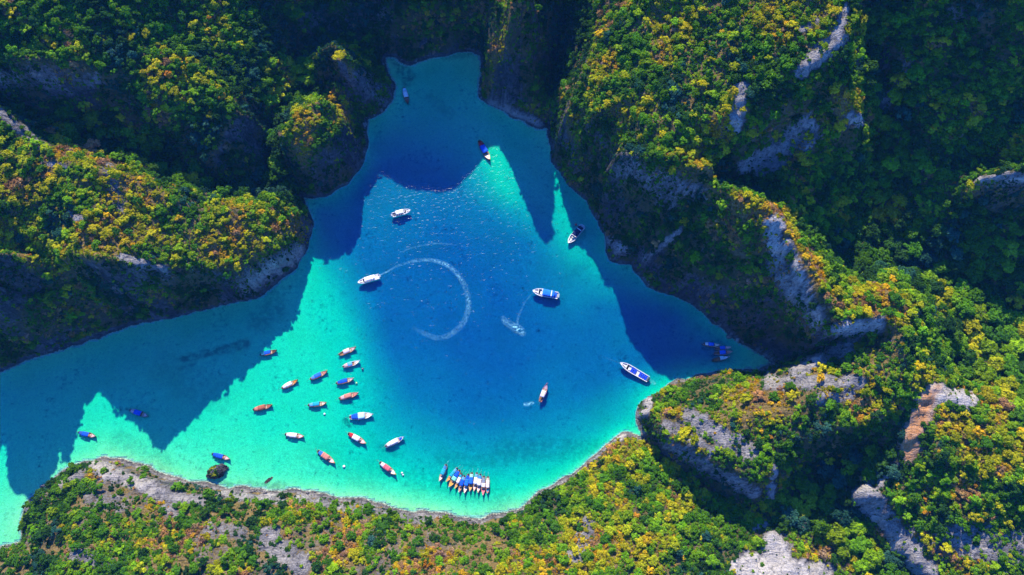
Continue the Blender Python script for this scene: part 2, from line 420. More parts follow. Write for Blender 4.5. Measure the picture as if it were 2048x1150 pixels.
hs = np.minimum(hs, -0.07)
HGT = hl * (1 - wm) + hs * wm
VP = np.stack([GX, GY, HGT], -1).reshape(-1, 3)


def grid_normals(P):
    G = P.reshape(NY, NX, 3)
    dxv = np.zeros_like(G); dyv = np.zeros_like(G)
    dxv[:, 1:-1] = G[:, 2:] - G[:, :-2]; dxv[:, 0] = G[:, 1] - G[:, 0]; dxv[:, -1] = G[:, -1] - G[:, -2]
    dyv[1:-1] = G[2:] - G[:-2]; dyv[0] = G[1] - G[0]; dyv[-1] = G[-1] - G[-2]
    n = np.cross(dxv, dyv)
    n /= np.linalg.norm(n, axis=-1, keepdims=True) + 1e-9
    return n.reshape(-1, 3)


VN = grid_normals(VP)
steep = smooth(1 - VN[:, 2], 0.12, 0.5) * smooth(VP[:, 2], 0.5, 4)
crag = (fbm(VP[:, 0] / 12, VP[:, 1] / 12, VP[:, 2] / 20, 4, 21, 0.55) * 3.2
        + fbm(VP[:, 0] / 6, VP[:, 1] / 6, VP[:, 2] / 4, 3, 25, 0.6, ridged=True) * 1.1)
VP = VP + VN * (crag * (0.12 * smooth(VP[:, 2], 2, 8) + 0.88 * steep))[:, None]
VN = grid_normals(VP)
U, V = proj(VP)


def capsules(caps, u, v):
    r = np.zeros_like(u)
    nz = np.maximum(0.3, 1 + 0.55 * fbm(u / 30, v / 30, u * 0, 4, 77, 0.7) + 0.4 * fbm(u / 9, v / 9, u * 0 + 4, 2, 79))
    for (a1, b1, a2, b2, rad, s) in caps:
        dx, dy = a2 - a1, b2 - b1
        t = np.clip(((u - a1) * dx + (v - b1) * dy) / max(dx * dx + dy * dy, 1e-6), 0, 1)
        d = np.hypot(u - a1 - t * dx, v - b1 - t * dy) / nz
        r = np.maximum(r, s * (1 - smooth(d, rad * 0.6, rad * 1.5)))
    return r


rock_f = capsules(ROCK, U, V)
kick = (fbm(VP[:, 0] / 5.5, VP[:, 1] / 5.5, VP[:, 2] / 7, 3, 61, 0.6, ridged=True) * 2.1 + fbm((VP[:, 0] * 0.76 + VP[:, 1] * 0.64) / 26, (VP[:, 1] * 0.76 - VP[:, 0] * 0.64) / 5.0, VP[:, 2] / 9, 2, 64) * 1.3)
VP = VP + VN * (kick * np.clip(rock_f * 1.2, 0, 1) * smooth(VP[:, 2], 0.6, 4))[:, None]
VN = grid_normals(VP)
soil_f = capsules(SOIL, U, V)
dry_f = capsules(DRY, U, V)
wall = smooth(1 - VN[:, 2], 0.55, 0.85) * 0.42 * (0.6 + 1.0 * np.clip(0.5 + fbm(VP[:, 0] / 16, VP[:, 1] / 16, VP[:, 2] / 26, 3, 41) * 1.3, 0, 1))
toe = (1 - smooth(VP[:, 2], 0.5, 1.9 + 1.5 * fbm(VP[:, 0] / 14, VP[:, 1] / 14, VP[:, 0] * 0, 2, 44))) * 0.85
rock_a = np.clip(np.maximum(np.maximum(rock_f, wall), toe), 0, 1)

# which landform each vertex belongs to: the nearest survey line
reg_names = list(LAND.keys())
seedp, seedk = [], []
for k, l in land_lines:
    if k == 'far':
        continue
    s = sample_line(l, 8.0)[:, :2]
    seedp.append(s); seedk += [reg_names.index(k)] * len(s)
seedp, seedk = np.concatenate(seedp), np.array(seedk)
cy, cx = np.meshgrid(np.arange(0, NY, 5), np.arange(0, NX, 5), indexing='ij')
cpx = X0 + cx.ravel() * DX
cpy = Y0 + cy.ravel() * DX
best = np.zeros(len(cpx), int); bd = np.full(len(cpx), 1e18)
for (sx, sy), k in zip(seedp, seedk):
    d = (cpx - sx) ** 2 + (cpy - sy) ** 2
    m = d < bd
    bd[m] = d[m]; best[m] = k
best = best.reshape(cy.shape)
REG = np.repeat(np.repeat(best, 5, 0), 5, 1)[:NY, :NX].ravel()
# the bottom shore shows much bare grey rock between the bushes
sc_rock = (REG == reg_names.index('shore_cliff')) * smooth(fbm(VP[:, 0] / 13, VP[:, 1] / 13, VP[:, 0] * 0, 4, 47, 0.6), -0.05, 0.28) * 0.40
rock_a = np.maximum(rock_a, sc_rock)
pale_f = np.maximum(rock_f, sc_rock * 0.6)


# ------------------------------------------------------------------ materials
def new_mat(name):
    m = bpy.data.materials.new(name)
    m.use_nodes = True
    nt = m.node_tree
    nt.nodes.clear()
    return m, nt, nt.nodes, nt.links


class NG:
    """small helper to write node trees"""
    def __init__(s, name):
        s.m, s.t, s.n, s.l = new_mat(name)

    def node(s, kind, **kw):
        n = s.n.new(kind)
        for k, v in kw.items():
            setattr(n, k, v)
        return n

    def link(s, a, b):
        s.l.new(a, b)

    def noise(s, vec, scale, detail=4, rough=0.55, dist=0.0):
        n = s.node("ShaderNodeTexNoise")
        n.inputs["Scale"].default_value = scale
        n.inputs["Detail"].default_value = detail
        n.inputs["Roughness"].default_value = rough
        n.inputs["Distortion"].default_value = dist
        s.link(vec, n.inputs["Vector"])
        return n.outputs["Fac"]

    def ramp(s, fac, stops):
        r = s.node("ShaderNodeValToRGB")
        el = r.color_ramp.elements
        while len(el) > 1:
            el.remove(el[-1])
        el[0].position = stops[0][0]; el[0].color = (*stops[0][1], 1)
        for p, c in stops[1:]:
            k = el.new(p); k.color = (*c, 1)
        s.link(fac, r.inputs[0])
        return r.outputs[0]

    def mix(s, fac, a, b, blend='MIX'):
        m = s.node("ShaderNodeMix", data_type='RGBA', blend_type=blend)
        for sock, val in ((m.inputs[0], fac), (m.inputs[6], a), (m.inputs[7], b)):
            if isinstance(val, (int, float)):
                sock.default_value = val
            elif isinstance(val, tuple):
                sock.default_value = (*val, 1) if len(val) == 3 else val
            else:
                s.link(val, sock)
        return m.outputs[2]

    def math(s, op, a, b=None, clamp=False):
        m = s.node("ShaderNodeMath", operation=op, use_clamp=clamp)
        for sock, val in ((m.inputs[0], a), (m.inputs[1], b)):
            if val is None:
                continue
            if isinstance(val, (int, float)):
                sock.default_value = val
            else:
                s.link(val, sock)
        return m.outputs[0]

    def out(s, shader, disp=None):
        o = s.node("ShaderNodeOutputMaterial")
        s.link(shader, o.inputs[0])
        return o


def mat_ground():
    g = NG("limestone_and_soil")
    geo = g.node("ShaderNodeNewGeometry")
    pos = geo.outputs["Position"]
    at = g.node("ShaderNodeAttribute", attribute_name="rock")
    so = g.node("ShaderNodeAttribute", attribute_name="soil")
    mp = g.node("ShaderNodeMapping")
    mp.inputs["Scale"].default_value = (1, 1, 0.35)
    mp.inputs["Rotation"].default_value = (0.5, 0.25, 0.6)
    g.link(pos, mp.inputs[0])
    n1 = g.noise(mp.outputs[0], 0.12, 6, 0.65, 0.6)
    n2 = g.noise(mp.outputs[0], 0.55, 6, 0.7, 1.2)
    rock = g.ramp(n1, [(0.25, (0.10, 0.10, 0.11)), (0.45, (0.25, 0.24, 0.235)), (0.62, (0.46, 0.43, 0.39)), (0.8, (0.62, 0.55, 0.47))])
    mq = g.node("ShaderNodeMapping")
    mq.inputs["Rotation"].default_value = (0.35, 0.2, 0.7)
    mq.inputs["Scale"].default_value = (0.16, 1.15, 0.8)
    g.link(pos, mq.inputs[0])
    band = g.noise(mq.outputs[0], 0.75, 6, 0.65, 0.35)
    rock = g.mix(1.0, rock, g.ramp(band, [(0.34, (0.30, 0.30, 0.33)), (0.46, (0.88, 0.88, 0.89)), (0.62, (1.2, 1.17, 1.13))]), 'MULTIPLY')
    cr = g.ramp(n2, [(0.36, (0.22, 0.22, 0.24)), (0.5, (0.9, 0.9, 0.9)), (0.7, (1.25, 1.22, 1.18))])
    rock = g.mix(1.0, rock, cr, 'MULTIPLY')
    pl = g.node("ShaderNodeAttribute", attribute_name="pale")
    rock = g.mix(g.math('SUBTRACT', 1.0, pl.outputs["Fac"], True), g.mix(g.math('MULTIPLY', g.math('POWER', pl.outputs["Fac"], 3.0), 0.5, True), rock, g.ramp(n2, [(0.36, (0.30, 0.29, 0.29)), (0.48, (0.76, 0.69, 0.60)), (0.7, (0.84, 0.77, 0.68))])), g.mix(1.0, rock, (0.36, 0.37, 0.42), 'MULTIPLY'))
    n3 = g.noise(pos, 0.16, 5, 0.6)
    n4 = g.noise(pos, 0.9, 4, 0.6)
    soil = g.ramp(n3, [(0.3, (0.025, 0.045, 0.012)), (0.5, (0.09, 0.085, 0.03)), (0.62, (0.20, 0.14, 0.07)), (0.75, (0.26, 0.20, 0.14))])
    soil = g.mix(0.5, soil, g.ramp(n4, [(0.3, (0.02, 0.04, 0.012)), (0.7, (0.22, 0.17, 0.07))]))
    f = g.math('ADD', at.outputs["Fac"], g.math('MULTIPLY', g.math('SUBTRACT', n2, 0.5), 0.9))
    f = g.math('SUBTRACT', g.math('MULTIPLY', f, 4.0), 1.1, True)
    dr = g.node("ShaderNodeAttribute", attribute_name="dry")
    soil = g.mix(g.math('MULTIPLY', dr.outputs["Fac"], 0.8, True), soil, g.ramp(n4, [(0.3, (0.12, 0.085, 0.02)), (0.55, (0.30, 0.20, 0.06)), (0.75, (0.40, 0.29, 0.15))]))
    col = g.mix(f, soil, rock)
    scar = g.ramp(n2, [(0.3, (0.42, 0.17, 0.05)), (0.55, (0.62, 0.30, 0.12)), (0.75, (0.72, 0.48, 0.30))])
    col = g.mix(g.math('MULTIPLY', so.outputs["Fac"], 0.95, True), col, scar)
    # wet dark band at the waterline
    sx = g.node("ShaderNodeSeparateXYZ")
    g.link(pos, sx.inputs[0])
    wet = g.node("ShaderNodeMapRange")
    wet.inputs[1].default_value = 0.1; wet.inputs[2].default_value = 0.7
    wet.inputs[3].default_value = 0.6; wet.inputs[4].default_value = 0.0
    g.link(sx.outputs[2], wet.inputs[0])
    col = g.mix(wet.outputs[0], col, (0.05, 0.045, 0.035))
    sandy = g.node("ShaderNodeMapRange")
    sandy.inputs[1].default_value = -0.06; sandy.inputs[2].default_value = 0.05
    sandy.inputs[3].default_value = 1.0; sandy.inputs[4].default_value = 0.0
    g.link(g.math('ADD', sx.outputs[2], g.math('MULTIPLY', g.math('SUBTRACT', n4, 0.5), 0.5)), sandy.inputs[0])
    col = g.mix(sandy.outputs[0], col, (0.62, 0.64, 0.45))
    b = g.node("ShaderNodeBump")
    b.inputs["Strength"].default_value = 1.0
    b.inputs["Distance"].default_value = 1.6
    g.link(g.math('ADD', g.math('ADD', n2, g.math('MULTIPLY', n1, 1.5)), g.math('MULTIPLY', band, 1.4)), b.inputs["Height"])
    p = g.node("ShaderNodeBsdfPrincipled")
    p.inputs["Roughness"].default_value = 0.95
    p.inputs["Specular IOR Level"].default_value = 0.15
    g.link(col, p.inputs["Base Color"])
    g.link(b.outputs[0], p.inputs["Normal"])
    g.out(p.outputs[0])
    return g.m


def mat_sand():
    g = NG("coral_sand")
    pos = g.node("ShaderNodeNewGeometry").outputs["Position"]
    n1 = g.noise(pos, 0.05, 5, 0.6)
    n2 = g.noise(pos, 0.35, 6, 0.7)
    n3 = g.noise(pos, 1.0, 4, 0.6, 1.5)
    col = g.ramp(n1, [(0.3, (0.50, 0.63, 0.25)), (0.7, (0.62, 0.74, 0.32))])
    col = g.mix(1.0, col, g.ramp(n3, [(0.3, (0.66, 0.70, 0.72)), (0.5, (0.98, 0.98, 0.98)), (0.66, (1.2, 1.18, 1.14))]), 'MULTIPLY')  # uneven sand tone, with mottled caustic light from the waves painted into it
    # seagrass and coral rubble
    sg = g.math('MULTIPLY', g.ramp(n1, [(0.50, (0, 0, 0)), (0.68, (1, 1, 1))]), g.ramp(n2, [(0.46, (0, 0, 0)), (0.60, (1, 1, 1))]))
    spots = g.ramp(n2, [(0.60, (0, 0, 0)), (0.70, (1, 1, 1))])
    fac = g.math('ADD', g.math('MULTIPLY', sg, 0.55), g.math('MULTIPLY', spots, 0.62), True)
    gr = g.node("ShaderNodeAttribute", attribute_name="seagrass").outputs["Fac"]
    gr = g.math('MULTIPLY', gr, g.ramp(n2, [(0.36, (0, 0, 0)), (0.56, (1, 1, 1))]), True)
    col = g.mix(g.math('MAXIMUM', fac, g.math('MULTIPLY', gr, 0.85)), col, (0.14, 0.17, 0.10))
    b = g.node("ShaderNodeBump")
    b.inputs["Strength"].default_value = 0.6
    b.inputs["Distance"].default_value = 0.5
    g.link(n3, b.inputs["Height"])
    p = g.node("ShaderNodeBsdfDiffuse")
    g.link(col, p.inputs["Color"])
    g.link(b.outputs[0], p.inputs["Normal"])
    g.out(p.outputs[0])
    return g.m


def mat_water():
    g = NG("lagoon_water")
    pos = g.node("ShaderNodeNewGeometry").outputs["Position"]
    mp = g.node("ShaderNodeMapping")
    mp.inputs["Rotation"].default_value = (0, 0, math.radians(-27))
    mp.inputs["Scale"].default_value = (0.42, 1.0, 1.0)
    g.link(pos, mp.inputs[0])
    w1 = g.noise(mp.outputs[0], 0.75, 3, 0.5, 0.6)
    w2 = g.noise(mp.outputs[0], 0.17, 2, 0.5)
    h = g.math('ADD', g.math('MULTIPLY', w1, 0.5), g.math('MULTIPLY', w2, 0.5))
    b = g.node("ShaderNodeBump")
    b.inputs["Strength"].default_value = 1.0
    b.inputs["Distance"].default_value = 0.46
    g.link(h, b.inputs["Height"])
    tr = g.node("ShaderNodeBsdfTransparent")
    gl = g.node("ShaderNodeBsdfGlossy")
    gl.inputs["Roughness"].default_value = 0.075
    g.link(b.outputs[0], gl.inputs["Normal"])
    # Schlick reflectance of water, the same from both sides of the surface
    dt = g.node("ShaderNodeVectorMath", operation='DOT_PRODUCT')
    g.link(g.node("ShaderNodeNewGeometry").outputs["Incoming"], dt.inputs[0])
    g.link(b.outputs[0], dt.inputs[1])
    one = g.math('SUBTRACT', 1.0, g.math('ABSOLUTE', dt.outputs["Value"]), True)
    fr = g.math('ADD', g.math('MULTIPLY', g.math('POWER', one, 5.0), 0.98), 0.02)
    mx = g.node("ShaderNodeMixShader")
    g.link(fr, mx.inputs[0])
    g.link(tr.outputs[0], mx.inputs[1])
    g.link(gl.outputs[0], mx.inputs[2])
    va = g.node("ShaderNodeVolumeAbsorption")
    # per metre absorption = density * (1 - colour)
    va.inputs["Density"].default_value = 5.7
    va.inputs["Color"].default_value = (0.0, 0.930, 0.990, 1)
    o = g.out(mx.outputs[0])
    g.link(va.outputs[0], o.inputs["Volume"])
    return g.m


def mat_leaf(kind):
    """foliage; the tint comes from the plant (instance attribute or object colour), each leaf varies a little"""
    g = NG("foliage_" + kind)
    if kind == 'scrub':
        tint = g.node("ShaderNodeAttribute", attribute_name="tint", attribute_type='INSTANCER').outputs["Color"]
    else:
        tint = g.node("ShaderNodeObjectInfo").outputs["Color"]
    lv = g.node("ShaderNodeAttribute", attribute_name="leaf").outputs["Fac"]
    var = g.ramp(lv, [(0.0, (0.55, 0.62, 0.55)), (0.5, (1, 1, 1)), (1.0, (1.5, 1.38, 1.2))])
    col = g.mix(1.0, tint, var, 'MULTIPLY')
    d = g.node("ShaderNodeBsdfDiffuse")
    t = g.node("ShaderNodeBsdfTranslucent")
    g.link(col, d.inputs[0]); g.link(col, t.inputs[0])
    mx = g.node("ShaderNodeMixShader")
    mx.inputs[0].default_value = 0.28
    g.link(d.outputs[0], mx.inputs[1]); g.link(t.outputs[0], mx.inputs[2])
    g.out(mx.outputs[0])
    return g.m


_mc = {}


def mat_plain(name, col, rough=0.6, var=0.12, scale=1.5, spec=0.3):
    key = (name, col, rough)
    if key in _mc:
        return _mc[key]
    g = NG(name)
    tc = g.node("ShaderNodeTexCoord").outputs["Object"]
    n = g.noise(tc, scale, 5, 0.65)
    lo = tuple(c * (1 - var * 1.6) for c in col)
    hi = tuple(min(1, c * (1 + var)) for c in col)
    c = g.ramp(n, [(0.3, lo), (0.65, hi)])
    p = g.node("ShaderNodeBsdfPrincipled")
    p.inputs["Roughness"].default_value = rough
    p.inputs["Specular IOR Level"].default_value = spec
    g.link(c, p.inputs["Base Color"])
    g.out(p.outputs[0])
    _mc[key] = g.m
    return g.m


M_GROUND, M_SAND, M_WATER = mat_ground(), mat_sand(), mat_water()
M_SCRUB, M_TREE = mat_leaf('scrub'), mat_leaf('tree')
M_BARK = mat_plain("bark", (0.16, 0.12, 0.09), 0.9, 0.3, 2.0)


def tag(o, label=None, cat=None, group=None, kind=None):
    if label: o["label"] = label
    if cat: o["category"] = cat
    if group: o["group"] = group
    if kind: o["kind"] = kind
    return o


def link_mesh(name, me, parent=None):
    o = bpy.data.objects.new(name, me)
    COL.objects.link(o)
    if parent is not None:
        o.parent = parent
    return o


# ------------------------------------------------------------------ terrain meshes
idx = np.arange(NY * NX).reshape(NY, NX)
quads = np.stack([idx[:-1, :-1], idx[:-1, 1:], idx[1:, 1:], idx[1:, :-1]], -1).reshape(-1, 4)
qz = VP[quads, 2]
q_sea = (qz.max(1) < -0.065)
q_reg = REG[quads[:, 0]]


def sheet(name, sel, mat, attrs):
    q = quads[sel]
    used, inv = np.unique(q, return_inverse=True)
    inv = inv.reshape(q.shape)
    me = bpy.data.meshes.new(name)
    me.vertices.add(len(used)); me.vertices.foreach_set("co", VP[used].astype(np.float32).ravel())
    me.loops.add(q.size); me.loops.foreach_set("vertex_index", inv.astype(np.int32).ravel())
    me.polygons.add(len(q))
    me.polygons.foreach_set("loop_start", np.arange(0, q.size, 4, dtype=np.int32))
    me.polygons.foreach_set("use_smooth", np.ones(len(q), bool))
    me.update(calc_edges=True)
    for an, av in attrs.items():
        at = me.attributes.new(an, 'FLOAT', 'POINT')
        at.data.foreach_set("value", av[used].astype(np.float32))
    me.materials.append(mat)
    return link_mesh(name, me)


REGION_NAME = {
    'headland': ('headland_terrain', 'long limestone headland rising over the turquoise channel at left'),
    'west_valley': ('valley_terrain', 'shaded valley floor behind the left headland'),
    'west_hill': ('hill_terrain', 'forested hillside filling the upper left corner'),
    'round_islet': ('islet_terrain', 'round sunlit limestone knob at the water beside the left valley'),
    'north_islet': ('islet_terrain', 'shaded limestone knob with a lit top beside the northern cove'),
    'north_wall': ('cliff_terrain', 'dark shaded cliff wall above the northern cove'),
    'spire': ('spire_terrain', 'narrow limestone spire between the cove and the dark gorge'),
    'gorge': ('gorge_terrain', 'dark gorge between spire and great cliff'),
    'great_cliff': ('cliff_terrain', 'great sunlit scrub covered limestone massif right of the lagoon head'),
    'east_gully': ('gully_terrain', 'shaded gully behind the knife ridge'),
    'ridge': ('ridge_terrain', 'knife edged limestone ridge with a dark wall over the lagoon'),
    'east_valley': ('valley_terrain', 'deep shaded forest valley along the right edge'),
    'east_slope': ('slope_terrain', 'steep shaded slope in the upper right corner'),
    'saddle': ('saddle_terrain', 'bright yellow green dome joining the ridge and the mesa'),
    'mesa': ('mesa_terrain', 'flat topped limestone mesa pointing into the lagoon at right'),
    'promontory': ('promontory_terrain', 'scrubby promontory at the bottom of the lagoon'),
    'shore_cliff': ('cliff_terrain', 'low rocky shore cliff along the bottom left'),
    'south_gully': ('gully_terrain', 'green gully below the mesa at bottom right'),
    'white_crag': ('crag_terrain', 'pale limestone crag at the bottom edge'),
    'east_hill': ('hill_terrain', 'rounded scrub hill with rock faces in the lower right corner'),
}
for k, rn in enumerate(reg_names):
    nm, lb = REGION_NAME[rn]
    tag(sheet(nm, (~q_sea) & (q_reg == k), M_GROUND, {"rock": rock_a, "soil": soil_f, "pale": np.maximum(pale_f, toe * np.where(np.isin(REG, [reg_names.index(k) for k in ("shore_cliff", "promontory", "mesa")]), 0.9, 0.25)), "dry": np.maximum(dry_f, np.where(REG == reg_names.index("shore_cliff"), 0.85, 0.0))}), lb, kind='structure')
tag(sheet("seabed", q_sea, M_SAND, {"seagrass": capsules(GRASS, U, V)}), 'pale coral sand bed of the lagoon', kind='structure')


def box_mesh(name, x0, x1, y0, y1, z0, z1):
    bm = bmesh.new()
    vs = [bm.verts.new((x, y, z)) for z in (z0, z1) for y in (y0, y1) for x in (x0, x1)]
    for f in ((0, 2, 3, 1), (4, 5, 7, 6), (0, 1, 5, 4), (2, 6, 7, 3), (0, 4, 6, 2), (1, 3, 7, 5)):
        bm.faces.new([vs[i] for i in f])
    me = bpy.data.meshes.new(name)
    bm.to_mesh(me); bm.free()
    return me


wme = box_mesh("water", -2600, 2600, -2600, 2600, -48, 0)
wme.materials.append(M_WATER)
tag(link_mesh("water", wme), 'clear turquoise to deep blue lagoon water', kind='structure')
ofl = box_mesh("outer_seabed", -2500, 2500, -2500, 2500, -24, -22)
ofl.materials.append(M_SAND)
tag(link_mesh("outer_seabed", ofl), 'deep sea floor beyond the lagoon', kind='structure')
#@@VEG
# ------------------------------------------------------------------ plants: crown prototypes built from leaf sized faces
def crown_mesh(name, seed, nlobes, leaves, flat=0.75, leaf=0.16, spread=0.80, lobe_r=(0.20, 0.46), mat=None, core=True):
    """uneven crown of radius about 1: lobes of leaf faces round a loose body"""
    r = np.random.default_rng(seed)
    lob = []
    for i in range(nlobes):
        an = i * 2.399 + r.uniform(-0.5, 0.5)
        rad = spread * math.sqrt((i + 0.4) / nlobes) * r.uniform(0.8, 1.15)
        lob.append((rad * math.cos(an), rad * math.sin(an), flat * (0.75 * (1 - rad ** 2) + r.uniform(-0.12, 0.18)), r.uniform(*lobe_r)))
    verts, faces, lv = [], [], []
    per = leaves // nlobes
    for cx, cy, cz, lr in lob:
        tone = r.uniform(0.25, 0.75)
        for k in range(per):
            d = r.normal(size=3); d /= np.linalg.norm(d)
            if d[2] < -0.35:
                d[2] = -d[2]
            p = np.array([cx, cy, cz]) + d * lr * r.uniform(0.72, 1.08) * np.array([1, 1, 0.85])
            n = d + r.normal(size=3) * 0.42 + np.array([0, 0, 0.45]); n /= np.linalg.norm(n)
            t = np.cross(n, r.normal(size=3)); t /= np.linalg.norm(t) + 1e-9
            b = np.cross(n, t)
            s = leaf * r.uniform(0.7, 1.35)
            i0 = len(verts)
            verts += [p - t * s, p - b * s * 0.6, p + t * s, p + b * s * 0.6]
            faces.append((i0, i0 + 1, i0 + 2, i0 + 3))
            lv.append(min(1, max(0, tone + r.normal() * 0.2)))
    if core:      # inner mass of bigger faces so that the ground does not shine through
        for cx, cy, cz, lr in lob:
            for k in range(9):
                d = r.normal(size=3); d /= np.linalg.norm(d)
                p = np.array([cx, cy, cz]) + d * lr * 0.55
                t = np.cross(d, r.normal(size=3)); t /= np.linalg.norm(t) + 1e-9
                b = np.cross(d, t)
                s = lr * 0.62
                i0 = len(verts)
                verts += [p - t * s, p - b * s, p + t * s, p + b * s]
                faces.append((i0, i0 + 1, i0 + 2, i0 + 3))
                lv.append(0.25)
    me = bpy.data.meshes.new(name)
    me.from_pydata([tuple(v) for v in verts], [], faces)
    at = me.attributes.new("leaf", 'FLOAT', 'FACE')
    at.data.foreach_set("value", np.array(lv, np.float32))
    me.materials.append(mat)
    return me


def twig_mesh(name, seed, n=46, mat=None):
    """bare dry bush: thin forking twigs"""
    r = np.random.default_rng(seed)
    verts, faces, lv = [], [], []

    def stick(p, q, w):
        d = q - p; d /= np.linalg.norm(d) + 1e-9
        t = np.cross(d, (0.3, 0.5, 0.8)); t /= np.linalg.norm(t) + 1e-9
        b = np.cross(d, t)
        i0 = len(verts)
        for ang in (0, 2.09, 4.19):
            o = t * math.cos(ang) + b * math.sin(ang)
            verts.extend([p + o * w, q + o * w * 0.5])
        for k in range(3):
            a0, b0 = i0 + 2 * k, i0 + 2 * ((k + 1) % 3)
            faces.append((a0, b0, b0 + 1, a0 + 1)); lv.append(r.uniform(0.3, 1))
    for i in range(n // 4):
        an = i * 2.4
        q = np.array([math.cos(an) * r.uniform(.3, .6), math.sin(an) * r.uniform(.3, .6), r.uniform(0.35, 0.7)])
        stick(np.array([0, 0, -0.1]), q, 0.05)
        for k in range(4):
            stick(q, q + r.normal(size=3) * 0.28 + np.array([0, 0, 0.18]), 0.035)
    for k in range(n * 2):
        d = r.normal(size=3); d[2] = abs(d[2]); d /= np.linalg.norm(d)
        p = d * r.uniform(0.5, 0.95) * np.array([1, 1, 0.8])
        t = r.normal(size=3) * 0.11; b = np.cross(t, d) * 0.9
        i0 = len(verts)
        verts.extend([p - t, p - b, p + t, p + b])
        faces.append((i0, i0 + 1, i0 + 2, i0 + 3)); lv.append(r.uniform(0.3, 0.9))
    me = bpy.data.meshes.new(name)
    me.from_pydata([tuple(v) for v in verts], [], faces)
    at = me.attributes.new("leaf", 'FLOAT', 'FACE')
    at.data.foreach_set("value", np.array(lv, np.float32))
    me.materials.append(mat)
    return me


def tuft_mesh(name, seed, n=90, mat=None):
    """tussock of grass blades"""
    r = np.random.default_rng(seed)
    verts, faces, lv = [], [], []
    for k in range(n):
        an = r.uniform(0, 6.283); rad = r.uniform(0, 0.75)
        p = np.array([math.cos(an) * rad, math.sin(an) * rad, 0])
        top = p + np.array([math.cos(an) * r.uniform(.1, .45), math.sin(an) * r.uniform(.1, .45), r.uniform(.35, .8)])
        s = np.array([-math.sin(an), math.cos(an), 0]) * 0.07
        i0 = len(verts)
        verts.extend([p - s, p + s, top + s * 0.5, top - s * 0.5])
        faces.append((i0, i0 + 1, i0 + 2, i0 + 3)); lv.append(r.uniform(0.2, 1))
    me = bpy.data.meshes.new(name)
    me.from_pydata([tuple(v) for v in verts], [], faces)
    at = me.attributes.new("leaf", 'FLOAT', 'FACE')
    at.data.foreach_set("value", np.array(lv, np.float32))
    me.materials.append(mat)
    return me


proto_col = bpy.data.collections.new("plant_kinds")
protos = []
SPEC = [(7, 260, .75, .15), (6, 240, .6, .16), (9, 300, .9, .14), (5, 200, .8, .17), (12, 360, .7, .13), (8, 280, .55, .15), (4, 170, .9, .2), (10, 330, .8, .13)]
for i, (nl, lf, fl, ls) in enumerate(SPEC):
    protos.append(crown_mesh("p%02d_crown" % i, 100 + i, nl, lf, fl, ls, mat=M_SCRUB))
protos += [twig_mesh("p%02d_twig" % (8 + i), 50 + i, mat=M_SCRUB) for i in range(2)]
protos += [tuft_mesh("p%02d_tuft" % (10 + i), 60 + i, mat=M_SCRUB) for i in range(2)]
for me in protos:
    proto_col.objects.link(bpy.data.objects.new(me.name, me))

# ---- where plants grow: points spread over the land by area
tri = np.concatenate([quads[:, [0, 1, 2]], quads[:, [0, 2, 3]]])
tz = VP[tri, 2].min(1)
tu, tv = U[tri[:, 0]], V[tri[:, 0]]
tri = tri[(tz > 0.6) & (tu > -130) & (tu < 2178) & (tv > -130) & (tv < 1280)]
A, B_, C_ = VP[tri[:, 0]], VP[tri[:, 1]], VP[tri[:, 2]]
area = np.linalg.norm(np.cross(B_ - A, C_ - A), axis=1) * 0.5
cum = np.cumsum(area)


def spread_points(n):
    k = np.searchsorted(cum, RNG.uniform(0, cum[-1], n))
    k = np.minimum(k, len(tri) - 1)
    r1, r2 = np.sqrt(RNG.uniform(size=n)), RNG.uniform(size=n)
    P = A[k] * (1 - r1)[:, None] + B_[k] * (r1 * (1 - r2))[:, None] + C_[k] * (r1 * r2)[:, None]
    return P, tri[k, 0]


#            dark green          mid green            bright green         yellow green         ochre               orange              dry pinkish brown    blue green
PAL = np.array([(.024, .070, .016), (.060, .170, .010), (.150, .330, .010), (.350, .390, .010), (.600, .410, .012), (.480, .230, .018), (.340, .220, .140), (.035, .110, .070)])
# share of each colour: where the scrub is dry / where it is lush, per landform
LUSH = {
    'headland': (10, 30, 20, 25, 8, 3, 6, 4), 'west_valley': (50, 30, 8, 3, 0, 0, 2, 8), 'west_hill': (30, 38, 14, 9, 3, 1, 4, 6), 'round_islet': (20, 40, 15, 15, 5, 2, 5, 2),
    'north_islet': (25, 40, 15, 8, 2, 0, 4, 6), 'north_wall': (40, 40, 5, 2, 0, 0, 3, 10), 'spire': (25, 35, 22, 10, 2, 0, 8, 4), 'gorge': (50, 40, 5, 0, 0, 0, 2, 4),
    'great_cliff': (18, 34, 22, 14, 4, 2, 8, 3), 'east_gully': (35, 40, 12, 5, 1, 0, 3, 4), 'ridge': (30, 40, 10, 5, 1, 1, 6, 6), 'east_valley': (28, 40, 20, 4, 0, 0, 1, 8),
    'east_slope': (28, 44, 14, 5, 1, 1, 4, 5), 'saddle': (6, 24, 36, 28, 5, 1, 2, 1), 'mesa': (12, 34, 22, 14, 6, 4, 8, 1), 'promontory': (14, 38, 30, 12, 2, 2, 3, 1),
    'shore_cliff': (30, 38, 12, 4, 1, 1, 14, 0), 'south_gully': (16, 44, 32, 8, 0, 0, 1, 0), 'white_crag': (12, 34, 24, 16, 4, 2, 6, 1), 'east_hill': (26, 42, 18, 7, 3, 3, 3, 1)}
DRYP = np.array((3, 9, 18, 44, 18, 2, 5, 0), float)
lush = np.array([LUSH[k] for k in reg_names], float)
lush[:, 4:7] *= 0.4
lush /= lush.sum(1, keepdims=True)
DRYP /= DRYP.sum()


def ground_at(P, vi):
    return rock_a[vi], dry_f[vi], REG[vi], VN[vi]


WALLP = np.array((46, 32, 4, 2, 0, 0, 6, 10), float)
WALLP /= WALLP.sum()


